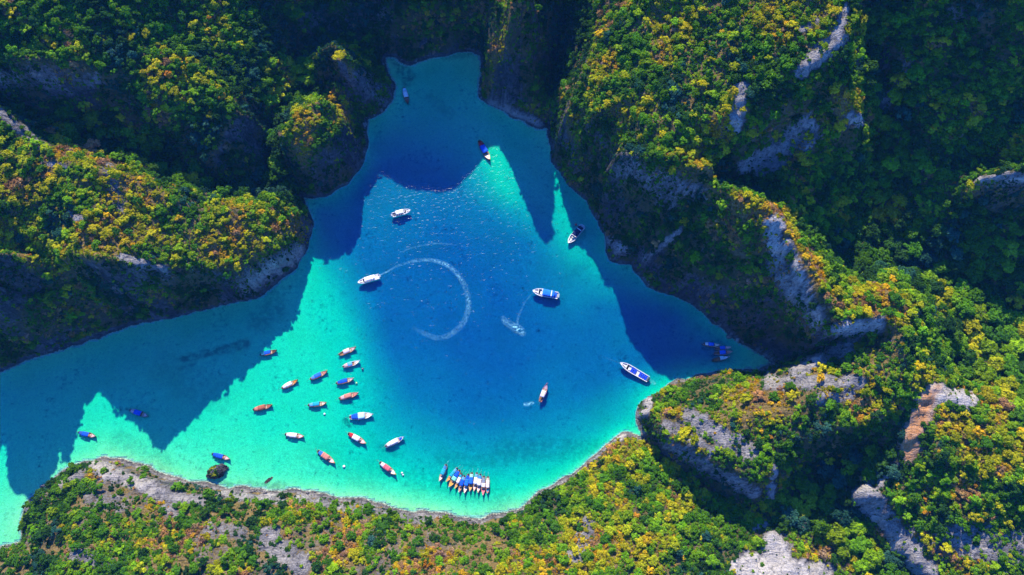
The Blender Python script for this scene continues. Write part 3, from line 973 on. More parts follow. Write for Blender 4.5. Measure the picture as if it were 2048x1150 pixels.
def colours(P, vi):
    n = len(P)
    dr = dry_f[vi] + 0.45 * fbm(P[:, 0] / 12, P[:, 1] / 12, P[:, 2] / 12, 3, 91)
    dr = np.clip(dr * 1.15, 0, 1)[:, None]
    pr = lush[REG[vi]] * (1 - dr) + DRYP[None] * dr
    wl = (smooth(1 - VN[vi][:, 2], 0.35, 0.65) * (1 - 0.7 * dr[:, 0]))[:, None]
    pr = pr * (1 - wl) + WALLP[None] * wl
    # species grow in patches: a slowly varying draw, a little blurred from plant to plant
    f = 0.62 * fbm(P[:, 0] / 21, P[:, 1] / 21, P[:, 2] / 21, 2, 95) + 0.38 * fbm(P[:, 0] / 6, P[:, 1] / 6, P[:, 2] / 6, 2, 97)
    rk = np.argsort(np.argsort(f)) / max(1, n - 1)
    x = np.where(RNG.uniform(size=n) < 0.86, np.clip(rk + RNG.normal(0, 0.08, n), 0, 0.999), RNG.uniform(size=n))
    order = np.array([7, 0, 1, 2, 3, 4, 5, 6])
    c = np.cumsum(pr[:, order], 1); c /= c[:, -1:]
    ki = (x[:, None] > c).sum(1).clip(0, 7)
    k = order[ki]
    lo = np.where(ki > 0, np.take_along_axis(c, np.maximum(ki - 1, 0)[:, None], 1)[:, 0], 0)
    hi = np.take_along_axis(c, ki[:, None], 1)[:, 0]
    t = np.clip((x - lo) / np.maximum(hi - lo, 1e-4), 0, 1)[:, None]          # shades run into the next one
    nxt = order[np.minimum(ki + 1, 6)]
    col = PAL[k] * (1 - 0.5 * t) + PAL[nxt] * 0.5 * t
    col = col * RNG.uniform(0.72, 1.28, (n, 1)) * RNG.uniform(0.93, 1.07, (n, 3))
    return k, col


# big trees first (they stand apart), then shrubs
P1, v1 = spread_points(60000)
u1, w1 = proj(P1)
regw = np.array([{'west_valley': 1.0, 'west_hill': .45, 'east_valley': 1.0, 'south_gully': .9, 'east_gully': .6, 'gorge': .3, 'saddle': .25, 'east_slope': .35, 'north_wall': .3, 'promontory': .25, 'shore_cliff': .12, 'east_hill': .16, 'headland': .10, 'great_cliff': .14, 'mesa': .06}.get(k, .05) for k in reg_names])
keep = (RNG.uniform(size=len(P1)) < regw[REG[v1]] * (1 - rock_f[v1]) * smooth(VN[v1][:, 2], 0.35, 0.6)) & (P1[:, 2] > 3)
tip = np.hypot((u1 - 560) / 50, (w1 - 415) / 30) < 1
keep |= tip & (RNG.uniform(size=len(P1)) < 0.8)
P1, v1 = P1[keep], v1[keep]
R1 = RNG.uniform(2.4, 4.8, len(P1)) * np.where(np.isin(REG[v1], [reg_names.index(k) for k in ('west_valley', 'east_valley', 'south_gully')]), 1.15, 0.66)
# thin out: a tree keeps its distance from those already placed
cell = {}
ok = np.zeros(len(P1), bool)
for i in np.argsort(-R1):
    x, y, z = P1[i]; c = (int(x // 6), int(y // 6))
    good = True
    for a_ in (-1, 0, 1):
        for b_ in (-1, 0, 1):
            for j in cell.get((c[0] + a_, c[1] + b_), ()):
                if (P1[j, 0] - x) ** 2 + (P1[j, 1] - y) ** 2 + (P1[j, 2] - z) ** 2 < (0.62 * (R1[i] + R1[j])) ** 2:
                    good = False; break
            if not good: break
        if not good: break
    if good:
        ok[i] = True
        cell.setdefault(c, []).append(i)
P1, v1, R1 = P1[ok], v1[ok], R1[ok]
k1, c1 = colours(P1, v1)
swap = np.isin(k1, (4, 5, 6)) & (RNG.uniform(size=len(k1)) < 0.85)
swap |= np.isin(k1, (3, 4, 5, 6)) & (REG[v1] == reg_names.index('shore_cliff'))
k1[swap] = RNG.choice([1, 2, 3], swap.sum(), p=[.5, .4, .1])
c1[swap] = PAL[k1[swap]] * RNG.uniform(0.8, 1.2, (swap.sum(), 1))

P2, v2 = spread_points(430000)
dens = (1 - 0.93 * smooth(rock_a[v2] + 0.35 * fbm(P2[:, 0] / 5, P2[:, 1] / 5, P2[:, 2] / 5, 3, 55), 0.30, 0.80))
dens *= 0.50 + 0.5 * smooth(fbm(P2[:, 0] / 8, P2[:, 1] / 8, P2[:, 2] / 8, 3, 58), -0.35, 0.15)
dens *= 1 - 0.9 * soil_f[v2]
shore_reg = REG[v2] == reg_names.index('shore_cliff')
dens *= np.where(shore_reg, 0.42 + 1.7 * smooth(fbm(P2[:, 0] / 14, P2[:, 1] / 14, P2[:, 2] * 0, 3, 87), -0.12, 0.22), 1.0)
steep2 = smooth(1 - VN[v2][:, 2], 0.35, 0.7)
dens *= 1 - 0.78 * steep2 * smooth(fbm(P2[:, 0] / 10, P2[:, 1] / 10, P2[:, 2] / 18, 3, 83), -0.35, 0.15)
thin = np.array([{'shore_cliff': .60, 'mesa': .72, 'white_crag': .7, 'east_hill': .9}.get(k, 1.0) for k in reg_names])
keep = RNG.uniform(size=len(P2)) < dens * 0.66 * thin[REG[v2]]
P2, v2 = P2[keep], v2[keep]
k2, c2 = colours(P2, v2)
R2 = np.exp(RNG.normal(math.log(0.76), 0.45, len(P2))).clip(0.32, 2.8)
R2 *= 1 - 0.35 * rock_a[v2]
R2 *= np.where(dry_f[v2] > 0.5, 0.85, 1.05)

# ---- the 300 trees that show largest stand as things of their own
TU, TV = proj(P1)
dist = np.linalg.norm(P1 - np.array([0, 0, CAM_H]), axis=1)
vis = (TU > 12) & (TU < 2036) & (TV > 12) & (TV < 1138)
for s_ in np.linspace(0.03, 0.6, 40):
    Q = P1 + (np.array([0, 0, CAM_H]) - P1) * s_ + np.array([0, 0, 3.0])
    ix = np.clip(np.round((Q[:, 0] - X0) / DX).astype(int), 0, NX - 1)
    iy = np.clip(np.round((Q[:, 1] - Y0) / DX).astype(int), 0, NY - 1)
    vis &= Q[:, 2] > HGT[iy, ix] - 1
score = np.where(vis, R1 / dist, -1)
order = np.argsort(-score)
n_tree = min(300, int((score > 0).sum()))
tree_i, rest_i = order[:n_tree], order[n_tree:]

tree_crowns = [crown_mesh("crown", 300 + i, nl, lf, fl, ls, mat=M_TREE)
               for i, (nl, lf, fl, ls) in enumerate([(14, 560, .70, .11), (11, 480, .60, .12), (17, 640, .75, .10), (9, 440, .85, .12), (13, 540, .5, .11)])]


def trunk_mesh(seed):
    r = np.random.default_rng(seed)
    bm = bmesh.new()

    def limb(p, q, w0, w1):
        d = (q - p).normalized()
        t = d.orthogonal().normalized(); b = d.cross(t)
        ra = [bm.verts.new(p + (t * math.cos(x) + b * math.sin(x)) * w0) for x in np.arange(6) * math.pi / 3]
        rb = [bm.verts.new(q + (t * math.cos(x) + b * math.sin(x)) * w1) for x in np.arange(6) * math.pi / 3]
        for k in range(6):
            bm.faces.new((ra[k], ra[(k + 1) % 6], rb[(k + 1) % 6], rb[k]))
    f = Vector((r.uniform(-.06, .06), r.uniform(-.06, .06), 0.1))
    limb(Vector((0, 0, -1.1)), f, 0.10, 0.07)
    for k in range(4):
        an = k * 1.57 + r.uniform(-.4, .4)
        limb(f, f + Vector((math.cos(an) * .5, math.sin(an) * .5, r.uniform(.3, .5))), 0.05, 0.02)
    me = bpy.data.meshes.new("trunk")
    bm.to_mesh(me); bm.free()
    me.materials.append(M_BARK)
    return me


trunks = [trunk_mesh(i) for i in range(3)]
PLACE = {'headland': 'on the left headland', 'west_valley': 'in the shaded valley behind the left headland', 'west_hill': 'on the upper left hillside', 'round_islet': 'on the round sunlit knob',
         'north_islet': 'on the shaded northern knob', 'north_wall': 'on the dark wall above the northern cove', 'spire': 'on the narrow spire', 'gorge': 'in the dark gorge',
         'great_cliff': 'on the great massif right of the lagoon head', 'east_gully': 'in the gully behind the knife ridge', 'ridge': 'on the knife ridge', 'east_valley': 'in the forest valley at the right edge',
         'east_slope': 'on the steep upper right slope', 'saddle': 'on the bright dome beside the mesa', 'mesa': 'on the mesa', 'promontory': 'on the bottom promontory', 'shore_cliff': 'on the bottom left shore cliff',
         'south_gully': 'in the green gully below the mesa', 'white_crag': 'on the pale crag', 'east_hill': 'on the lower right hill'}
CNAME = ['dark green', 'mid green', 'bright green', 'yellow green', 'ochre', 'orange', 'dry brown', 'blue green']
LMARK = [(600, 430, 'at the tip of the left headland'), (470, 440, 'on the back of the left headland'), (330, 450, 'on the middle of the left headland'), (120, 400, 'on the broad left part of the headland'), (60, 600, 'on the slope at the left edge'),
         (560, 360, 'beside the inlet behind the round knob'), (470, 350, 'in the dark hollow left of the round knob'), (340, 320, 'on the dark valley floor at left'), (200, 260, 'in the shade under the upper left cliff'), (60, 200, 'in the gully at the left edge'),
         (440, 260, 'on the lit spur left of the round knob'), (380, 160, 'on the crest of the lit spur'), (250, 90, 'on the upper left hillside'), (80, 60, 'in the upper left corner'), (520, 120, 'on the shaded slope left of the northern knob'), (560, 40, 'at the top edge left of the cove'), (640, 260, 'on the round knob'), (680, 130, 'on the northern knob'), (740, 30, 'above the northern cove'), (900, 40, 'on the wall behind the cove'),
         (1040, 80, 'on the narrow spire'), (1120, 130, 'in the dark gorge'), (1180, 180, 'on the west flank of the great massif'), (1280, 80, 'on the top left of the great massif'), (1450, 60, 'at the top edge of the great massif'), (1380, 230, 'in the middle of the great massif'), (1520, 180, 'near the bare cleft of the great massif'), (1600, 240, 'under the rock face of the great massif'), (1250, 380, 'on the dark wall over the lagoon'),
         (1480, 350, 'in the cleft above the knife ridge'), (1600, 400, 'in the gully behind the knife ridge'), (1680, 500, 'behind the lower knife ridge'), (1500, 560, 'on the dark face of the knife ridge'), (1690, 300, 'below the yellow outcrop'), (1770, 200, 'on the shaded slope right of the outcrop'), (1770, 450, 'in the darkest part of the right valley'), (1850, 80, 'at the top of the right slope'), (1960, 120, 'in the upper right corner'), (1950, 250, 'above the right hand ledge'), (2000, 400, 'on the right hand ledge'), (1900, 480, 'under the right hand ledge'),
         (1750, 600, 'on the back of the bright dome'), (1820, 680, 'on the right side of the bright dome'), (1900, 600, 'in the valley right of the bright dome'), (2000, 600, 'at the right edge level with the dome'), (1920, 700, 'in the valley above the orange scar'), (2010, 720, 'at the right edge of the valley'), (1960, 790, 'behind the lower right hill'), (1860, 760, 'beside the head of the orange scar'),
         (1400, 800, 'on the tip of the mesa'), (1550, 820, 'on the middle of the mesa'), (1680, 780, 'on the inner mesa'), (1640, 940, 'in the hollow under the mesa'), (1750, 900, 'below the foot of the orange scar'), (1600, 1040, 'above the pale crag'), (1660, 1110, 'in the gully right of the pale crag'), (1720, 1020, 'beside the layered rock face'), (1400, 1000, 'under the shadow of the mesa'), (1450, 1110, 'left of the pale crag'), (1280, 940, 'at the neck of the promontory'), (1180, 1000, 'on the promontory shore'), (1250, 1090, 'at the bottom of the promontory'), (1060, 1080, 'behind the bottom beach'),
         (900, 1090, 'on the bottom shore below the moored row'), (700, 1080, 'on the bottom shore, middle'), (500, 1070, 'on the bottom shore below the lone rock'), (300, 1060, 'on the bottom left shore'), (120, 1030, 'on the bottom left point'), (60, 1120, 'in the bottom left corner'), (1880, 900, 'on the crown of the lower right hill'), (2000, 950, 'at the right edge of the lower right hill'), (1880, 1030, 'on the lower right hill flank'), (2000, 1100, 'in the bottom right corner'), (1800, 1120, 'at the bottom edge beside the layered rock')]
lm_xy = np.array([(a_, b_) for a_, b_, _ in LMARK], float)
CARD = 'two three four five six seven eight nine ten eleven twelve thirteen fourteen fifteen sixteen seventeen eighteen nineteen twenty'.split()
NTH = 'second third fourth fifth sixth seventh eighth ninth tenth eleventh twelfth thirteenth fourteenth fifteenth sixteenth seventeenth eighteenth nineteenth twentieth'.split()
ORD = ['', 'leftmost'] + [w + ' from left' for w in NTH]
NUM = ['', ''] + CARD
tl = {}
for i in tree_i:
    j = int(np.argmin(np.hypot(lm_xy[:, 0] - TU[i], lm_xy[:, 1] - TV[i])))
    tl.setdefault((CNAME[k1[i]], j), []).append(i)
tree_label, tree_group = {}, {}
for (cn, j), ids in tl.items():
    ids.sort(key=lambda q: TU[q])
    for r_, i in enumerate(ids):
        ph = LMARK[j][2]
        if len(ids) == 1:
            tree_label[i] = 'single %s tree %s' % (cn, ph)
        elif len(ids) <= 20:
            tree_label[i] = '%s of %s %s trees %s' % (ORD[r_ + 1], NUM[len(ids)], cn, ph) if len(ph.split()) + len(ORD[r_ + 1].split()) <= 11 else '%s %s tree %s' % (ORD[r_ + 1], cn, ph)
        else:
            tree_label[i] = '%s tree in the cluster %s' % (cn, ph)
        tree_group[i] = '%s trees %s' % (cn, ph)
for n_, i in enumerate(tree_i):
    rn = reg_names[REG[v1[i]]]
    R = R1[i]
    root = bpy.data.objects.new("tree", None)
    COL.objects.link(root)
    lift = R * 0.55
    root.location = P1[i] - np.array([0, 0, 0.2])
    root.rotation_euler = (0, 0, RNG.uniform(0, 6.28))
    root.empty_display_size = 0.5
    cn = CNAME[k1[i]]
    size = 'broad' if R > 4.0 else 'small'
    tag(root, tree_label[i], 'tree', tree_group[i])
    c = link_mesh("crown", tree_crowns[n_ % 5], root)
    c.scale = (R, R * RNG.uniform(0.85, 1.1), R * RNG.uniform(0.8, 1.05))
    c.location = (0, 0, lift)
    c.color = (*c1[i], 1)
    t = link_mesh("trunk", trunks[n_ % 3], root)
    t.scale = (R, R, R)
    t.location = (0, 0, lift)

# ---- everything else that grows: scrub nobody could count, one object per landform
Pa = np.concatenate([P1[rest_i], P2]); va_ = np.concatenate([v1[rest_i], v2]); Ra = np.concatenate([R1[rest_i], R2])
ka = np.concatenate([k1[rest_i], k2]); ca = np.concatenate([c1[rest_i], c2])
na = len(Pa)
lifted = Pa + np.stack([np.zeros(na), np.zeros(na), np.where(Ra > 2.4, Ra * 0.5, Ra * 0.10)], 1)
nv = VN[va_]
lifted += nv * (0.15 * Ra)[:, None]
kind_i = RNG.integers(0, 8, na)
dry_twig = (ka == 6) & (RNG.uniform(size=na) < 0.7)
kind_i[dry_twig] = 8 + RNG.integers(0, 2, dry_twig.sum())
tuft = (np.isin(ka, (3, 4))) & (Ra < 1.2) & (RNG.uniform(size=na) < 0.45)
kind_i[tuft] = 10 + RNG.integers(0, 2, tuft.sum())
tilt = 0.55
rx = np.arctan2(-nv[:, 1], np.maximum(nv[:, 2], 0.25)) * tilt
ry = np.arctan2(nv[:, 0], np.maximum(nv[:, 2], 0.25)) * tilt
rot = np.stack([rx, ry, RNG.uniform(0, 6.283, na)], 1)
sc = np.stack([Ra * RNG.uniform(.85, 1.15, na), Ra * RNG.uniform(.85, 1.15, na), Ra * RNG.uniform(.75, 1.2, na)], 1)


def scatter_nodes():
    ng = bpy.data.node_groups.new("scatter_plants", 'GeometryNodeTree')
    ng.interface.new_socket("Geometry", in_out='INPUT', socket_type='NodeSocketGeometry')
    ng.interface.new_socket("Geometry", in_out='OUTPUT', socket_type='NodeSocketGeometry')
    N, L = ng.nodes, ng.links
    gi, go = N.new("NodeGroupInput"), N.new("NodeGroupOutput")
    ci = N.new("GeometryNodeCollectionInfo")
    ci.inputs["Collection"].default_value = proto_col
    ci.inputs["Separate Children"].default_value = True
    ci.inputs["Reset Children"].default_value = True
    ip = N.new("GeometryNodeInstanceOnPoints")
    ip.inputs["Pick Instance"].default_value = True

    def attr(name, dt):
        n = N.new("GeometryNodeInputNamedAttribute")
        n.data_type = dt
        n.inputs[0].default_value = name
        return n.outputs[0]
    L.new(gi.outputs[0], ip.inputs["Points"])
    L.new(ci.outputs[0], ip.inputs["Instance"])
    L.new(attr("kind_index", 'INT'), ip.inputs["Instance Index"])
    L.new(attr("turn", 'FLOAT_VECTOR'), ip.inputs["Rotation"])
    L.new(attr("size", 'FLOAT_VECTOR'), ip.inputs["Scale"])
    L.new(ip.outputs[0], go.inputs[0])
    return ng


SCATTER = scatter_nodes()
print("plants", na, "trees", n_tree)
for k, rn in enumerate(reg_names):
    m = REG[va_] == k
    if m.sum() < 5:
        continue
    me = bpy.data.meshes.new("scrub")
    me.vertices.add(int(m.sum()))
    me.vertices.foreach_set("co", lifted[m].astype(np.float32).ravel())
    at = me.attributes.new("kind_index", 'INT', 'POINT'); at.data.foreach_set("value", kind_i[m].astype(np.int32))
    at = me.attributes.new("turn", 'FLOAT_VECTOR', 'POINT'); at.data.foreach_set("vector", rot[m].astype(np.float32).ravel())
    at = me.attributes.new("size", 'FLOAT_VECTOR', 'POINT'); at.data.foreach_set("vector", sc[m].astype(np.float32).ravel())
    at = me.attributes.new("tint", 'FLOAT_COLOR', 'POINT')
    at.data.foreach_set("color", np.concatenate([ca[m], np.ones((int(m.sum()), 1))], 1).astype(np.float32).ravel())
    o = link_mesh("scrub", me)
    md = o.modifiers.new("scatter", 'NODES')
    md.node_group = SCATTER
    tag(o, 'scrub and tree cover growing ' + PLACE[rn], 'scrub', kind='stuff')
# ---- boulders and broken rock along the waterline
def rubble_mesh(name, seed):
    bm = bmesh.new()
    bmesh.ops.create_icosphere(bm, subdivisions=2, radius=1.0)
    co = np.array([w.co for w in bm.verts])
    co *= (1 + 0.6 * fbm(co[:, 0] * 1.2 + seed, co[:, 1] * 1.2, co[:, 2] * 1.2, 3, seed, 0.6))[:, None]
    for w, c in zip(bm.verts, co):
        w.co = (c[0], c[1] * 0.75, c[2] * 0.6)
    me = bpy.data.meshes.new(name)
    bm.to_mesh(me); bm.free()
    for an, vv in (("rock", 1.0), ("pale", 0.75)):
        at = me.attributes.new(an, 'FLOAT', 'POINT')
        at.data.foreach_set("value", np.full(len(me.vertices), vv, np.float32))
    me.materials.append(M_GROUND)
    return me


rub_col = bpy.data.collections.new("rubble_kinds")
for i in range(4):
    rub_col.objects.link(bpy.data.objects.new("r%d_rubble" % i, rubble_mesh("r%d_rubble" % i, 400 + i)))
RUBBLE = SCATTER.copy()
for n_ in RUBBLE.nodes:
    if n_.bl_idname == "GeometryNodeCollectionInfo":
        n_.inputs["Collection"].default_value = rub_col
wmf = wm.ravel()
near = np.where((wmf > 0.04) & (wmf < 0.93) & (VP[:, 2] < 1.5) & (U > -40) & (U < 2090) & (V > -20) & (V < 1170))[0]
dens_r = smooth(fbm(VP[near, 0] / 16, VP[near, 1] / 16, VP[near, 0] * 0, 3, 71), -0.05, 0.45)
near = near[RNG.uniform(size=len(near)) < 0.30 * dens_r]
nr = len(near)
me = bpy.data.meshes.new("shore_rubble")
me.vertices.add(nr)
me.vertices.foreach_set("co", (VP[near] + RNG.normal(0, 0.6, (nr, 3)) * np.array([1, 1, 0.1])).astype(np.float32).ravel())
sz = np.exp(RNG.normal(math.log(0.75), 0.5, nr)).clip(0.3, 2.4)[:, None] * np.ones((1, 3))
at = me.attributes.new("kind_index", 'INT', 'POINT'); at.data.foreach_set("value", RNG.integers(0, 4, nr).astype(np.int32))
at = me.attributes.new("turn", 'FLOAT_VECTOR', 'POINT'); at.data.foreach_set("vector", RNG.uniform(0, 6.28, (nr, 3)).astype(np.float32).ravel())
at = me.attributes.new("size", 'FLOAT_VECTOR', 'POINT'); at.data.foreach_set("vector", sz.astype(np.float32).ravel())
o = link_mesh("shore_rubble", me)
o.modifiers.new("scatter", 'NODES').node_group = RUBBLE
tag(o, 'broken limestone rubble along the waterline', 'rubble', kind='stuff')
#@@BOATS
# ------------------------------------------------------------------ boats
def loft(name, rings, mat, closed_ends=True, smooth_faces=True, loop=False):
    """skin a list of rings (equal point counts)"""
    bm = bmesh.new()
    R = [[bm.verts.new(p) for p in ring] for ring in rings]
    n = len(R[0])
    for a_, b_ in zip(R[:-1], R[1:]):
        for k in range(n if loop else n - 1):
            bm.faces.new((a_[k], a_[(k + 1) % n], b_[(k + 1) % n], b_[k]))
    if closed_ends and loop:
        bm.faces.new(R[0][::-1]); bm.faces.new(R[-1])
    bmesh.ops.recalc_face_normals(bm, faces=bm.faces)
    me = bpy.data.meshes.new(name)
    bm.to_mesh(me); bm.free()
    if smooth_faces:
        me.polygons.foreach_set("use_smooth", [True] * len(me.polygons))
    me.materials.append(mat)
    return me


def solid(name, boxes, mat, bev=0.02):
    """bevelled boxes (centre, half size, yaw, pitch) joined in one part"""
    bm = bmesh.new()
    for c, h, yaw, pitch in boxes:
        r = bmesh.ops.create_cube(bm, size=2.0)
        M = Matrix.Translation(c) @ Euler((0, pitch, yaw)).to_matrix().to_4x4() @ Matrix.Diagonal((*h, 1))
        bmesh.ops.transform(bm, matrix=M, verts=r['verts'])
    if bev:
        bmesh.ops.bevel(bm, geom=bm.edges[:], offset=bev, segments=1, affect='EDGES')
    me = bpy.data.meshes.new(name)
    bm.to_mesh(me); bm.free()
    me.materials.append(mat)
    return me


def rod(name, p, q, r0, r1, mat, n=6):
    p, q = Vector(p), Vector(q)
    d = (q - p).normalized(); t = d.orthogonal().normalized(); b = d.cross(t)
    rings = [[o + (t * math.cos(k * 2 * math.pi / n) + b * math.sin(k * 2 * math.pi / n)) * r for k in range(n)] for o, r in ((p, r0), (q, r1))]
    return loft(name, rings, mat, loop=True)


WOOD, DARKWOOD = (0.30, 0.15, 0.07), (0.12, 0.06, 0.035)
WHITE, CREAM, PINK = (0.80, 0.79, 0.77), (0.72, 0.58, 0.42), (0.62, 0.42, 0.40)
BLUE, NAVY, SKYB, TEAL, MINT = (0.012, 0.10, 0.58), (0.008, 0.016, 0.075), (0.13, 0.42, 0.72), (0.02, 0.36, 0.46), (0.22, 0.70, 0.50)
SALMON, BRICK, RED, ORANGE, GREY, ICE = (0.58, 0.22, 0.16), (0.38, 0.12, 0.07), (0.55, 0.03, 0.04), (0.72, 0.26, 0.03), (0.22, 0.26, 0.32), (0.50, 0.76, 0.82)
YELLOW = (0.75, 0.55, 0.06)


def paint(c, rough=0.5):
    return mat_plain("boat_paint", c, rough, 0.10, 1.2, 0.35)


def cloth(c):
    return mat_plain("canvas", c, 0.85, 0.14, 0.9, 0.1)


def wood(c):
    return mat_plain("boat_wood", c, 0.7, 0.30, 2.5, 0.2)


def hull_shape(L, B, kind):
    """stations: x, half width, gunwale height, keel depth"""
    st = []
    for i in range(15):
        s = i / 14.0
        x = (s - 0.5) * L
        if kind == 'long':
            w = (0.46 + 0.54 * math.sin(min(1, s / 0.42) * math.pi / 2)) if s < 0.42 else math.cos(((s - 0.42) / 0.58) ** 1.7 * math.pi / 2) * 0.985 + 0.015
            z = 0.62 + 0.45 * max(0, (0.3 - s) / 0.3) ** 2 + 1.35 * max(0, (s - 0.55) / 0.45) ** 2.2
            k = -0.35 + 0.9 * max(0, (s - 0.8) / 0.2) ** 2
        else:
            w = (0.90 + 0.10 * s / 0.5) if s < 0.5 else math.cos(((s - 0.5) / 0.5) ** 1.9 * math.pi / 2) * 0.98 + 0.02
            z = 1.15 + 0.75 * max(0, (s - 0.4) / 0.6) ** 1.6
            k = -0.45 + 0.8 * max(0, (s - 0.75) / 0.25) ** 2
        st.append((x, max(0.02, w * B / 2), z, k))
    return st


def at_x(st, x):
    for a_, b_ in zip(st[:-1], st[1:]):
        if a_[0] <= x <= b_[0]:
            t = (x - a_[0]) / (b_[0] - a_[0])
            return [p + (q - p) * t for p, q in zip(a_, b_)]
    return list(st[0] if x < st[0][0] else st[-1])


def hull_mesh(st, mat):
    rings = []
    for x, w, z, k in st:
        rings.append([(x, -w, z), (x, -w * 0.86, z * 0.35), (x, -w * 0.6, k * 0.55), (x, 0, k), (x, w * 0.6, k * 0.55), (x, w * 0.86, z * 0.35), (x, w, z)])
    bm = bmesh.new()
    R = [[bm.verts.new(p) for p in r] for r in rings]
    for a_, b_ in zip(R[:-1], R[1:]):
        for i in range(6):
            bm.faces.new((a_[i], a_[i + 1], b_[i + 1], b_[i]))
    bm.faces.new(R[0])
    bmesh.ops.recalc_face_normals(bm, faces=bm.faces)
    me = bpy.data.meshes.new("hull")
    bm.to_mesh(me); bm.free()
    me.polygons.foreach_set("use_smooth", [True] * len(me.polygons))
    me.materials.append(mat)
    return me


def rail_mesh(st, mat, t=0.09):
    """gunwale: a square rail that follows both sides"""
    bm = bmesh.new()
    for sg in (-1, 1):
        rings = []
        for x, w, z, k in st:
            y = sg * w
            rings.append([bm.verts.new((x, y - t, z - 0.02)), bm.verts.new((x, y + t, z - 0.02)), bm.verts.new((x, y + t, z + 0.10)), bm.verts.new((x, y - t, z + 0.10))])
        for a_, b_ in zip(rings[:-1], rings[1:]):
            for i in range(4):
                bm.faces.new((a_[i], a_[(i + 1) % 4], b_[(i + 1) % 4], b_[i]))
        bm.faces.new(rings[0][::-1]); bm.faces.new(rings[-1])
    bmesh.ops.recalc_face_normals(bm, faces=bm.faces)
    me = bpy.data.meshes.new("gunwale")
    bm.to_mesh(me); bm.free()
    me.materials.append(mat)
    return me


def deck_mesh(name, st, x0, x1, dz, inset, mat, flat=None):
    """floor or deck between two stations, dz below the gunwale (or at height flat)"""
    n = 7
    top, bot = [], []
    for i in range(n):
        x = x0 + (x1 - x0) * i / (n - 1)
        _, w, z, k = at_x(st, x)
        w = max(0.02, w * inset)
        zz = flat if flat is not None else z - dz
        top.append([(x, -w, zz), (x, 0, zz + 0.04), (x, w, zz), (x, w, zz - 0.08), (x, 0, zz - 0.08), (x, -w, zz - 0.08)])
    return loft(name, top, mat, loop=True, smooth_faces=False)


def roof_mesh(name, x0, x1, hw0, hw1, z, mat, arch=0.22, sag=0.05):
    """canvas roof with a slight arch and sag, 5 cm thick"""
    rings = []
    for i in range(6):
        t = i / 5
        x = x0 + (x1 - x0) * t
        hw = hw0 + (hw1 - hw0) * t
        zz = z - sag * math.sin(t * math.pi * 2) ** 2
        up = [(x, hw * y, zz + arch * (1 - y * y)) for y in (-1, -0.5, 0, 0.5, 1)]
        dn = [(x, hw * y, zz + arch * (1 - y * y) - 0.05) for y in (1, 0.5, 0, -0.5, -1)]
        rings.append(up + dn)
    return loft(name, rings, mat, loop=True)


def boat_root(name, stern, bow, label, group, cat='boat'):
    s, b = Vector(un(*stern, 0.4)), Vector(un(*bow, 0.9))
    s.z = b.z = 0
    c = (s + b) / 2
    d = b - s
    root = bpy.data.objects.new(name, None)
    COL.objects.link(root)
    root.empty_display_size = 1.0
    root.location = (c.x, c.y, 0)
    root.rotation_euler = (0, 0, math.atan2(d.y, d.x))
    tag(root, label, cat, group)
    return root, d.length


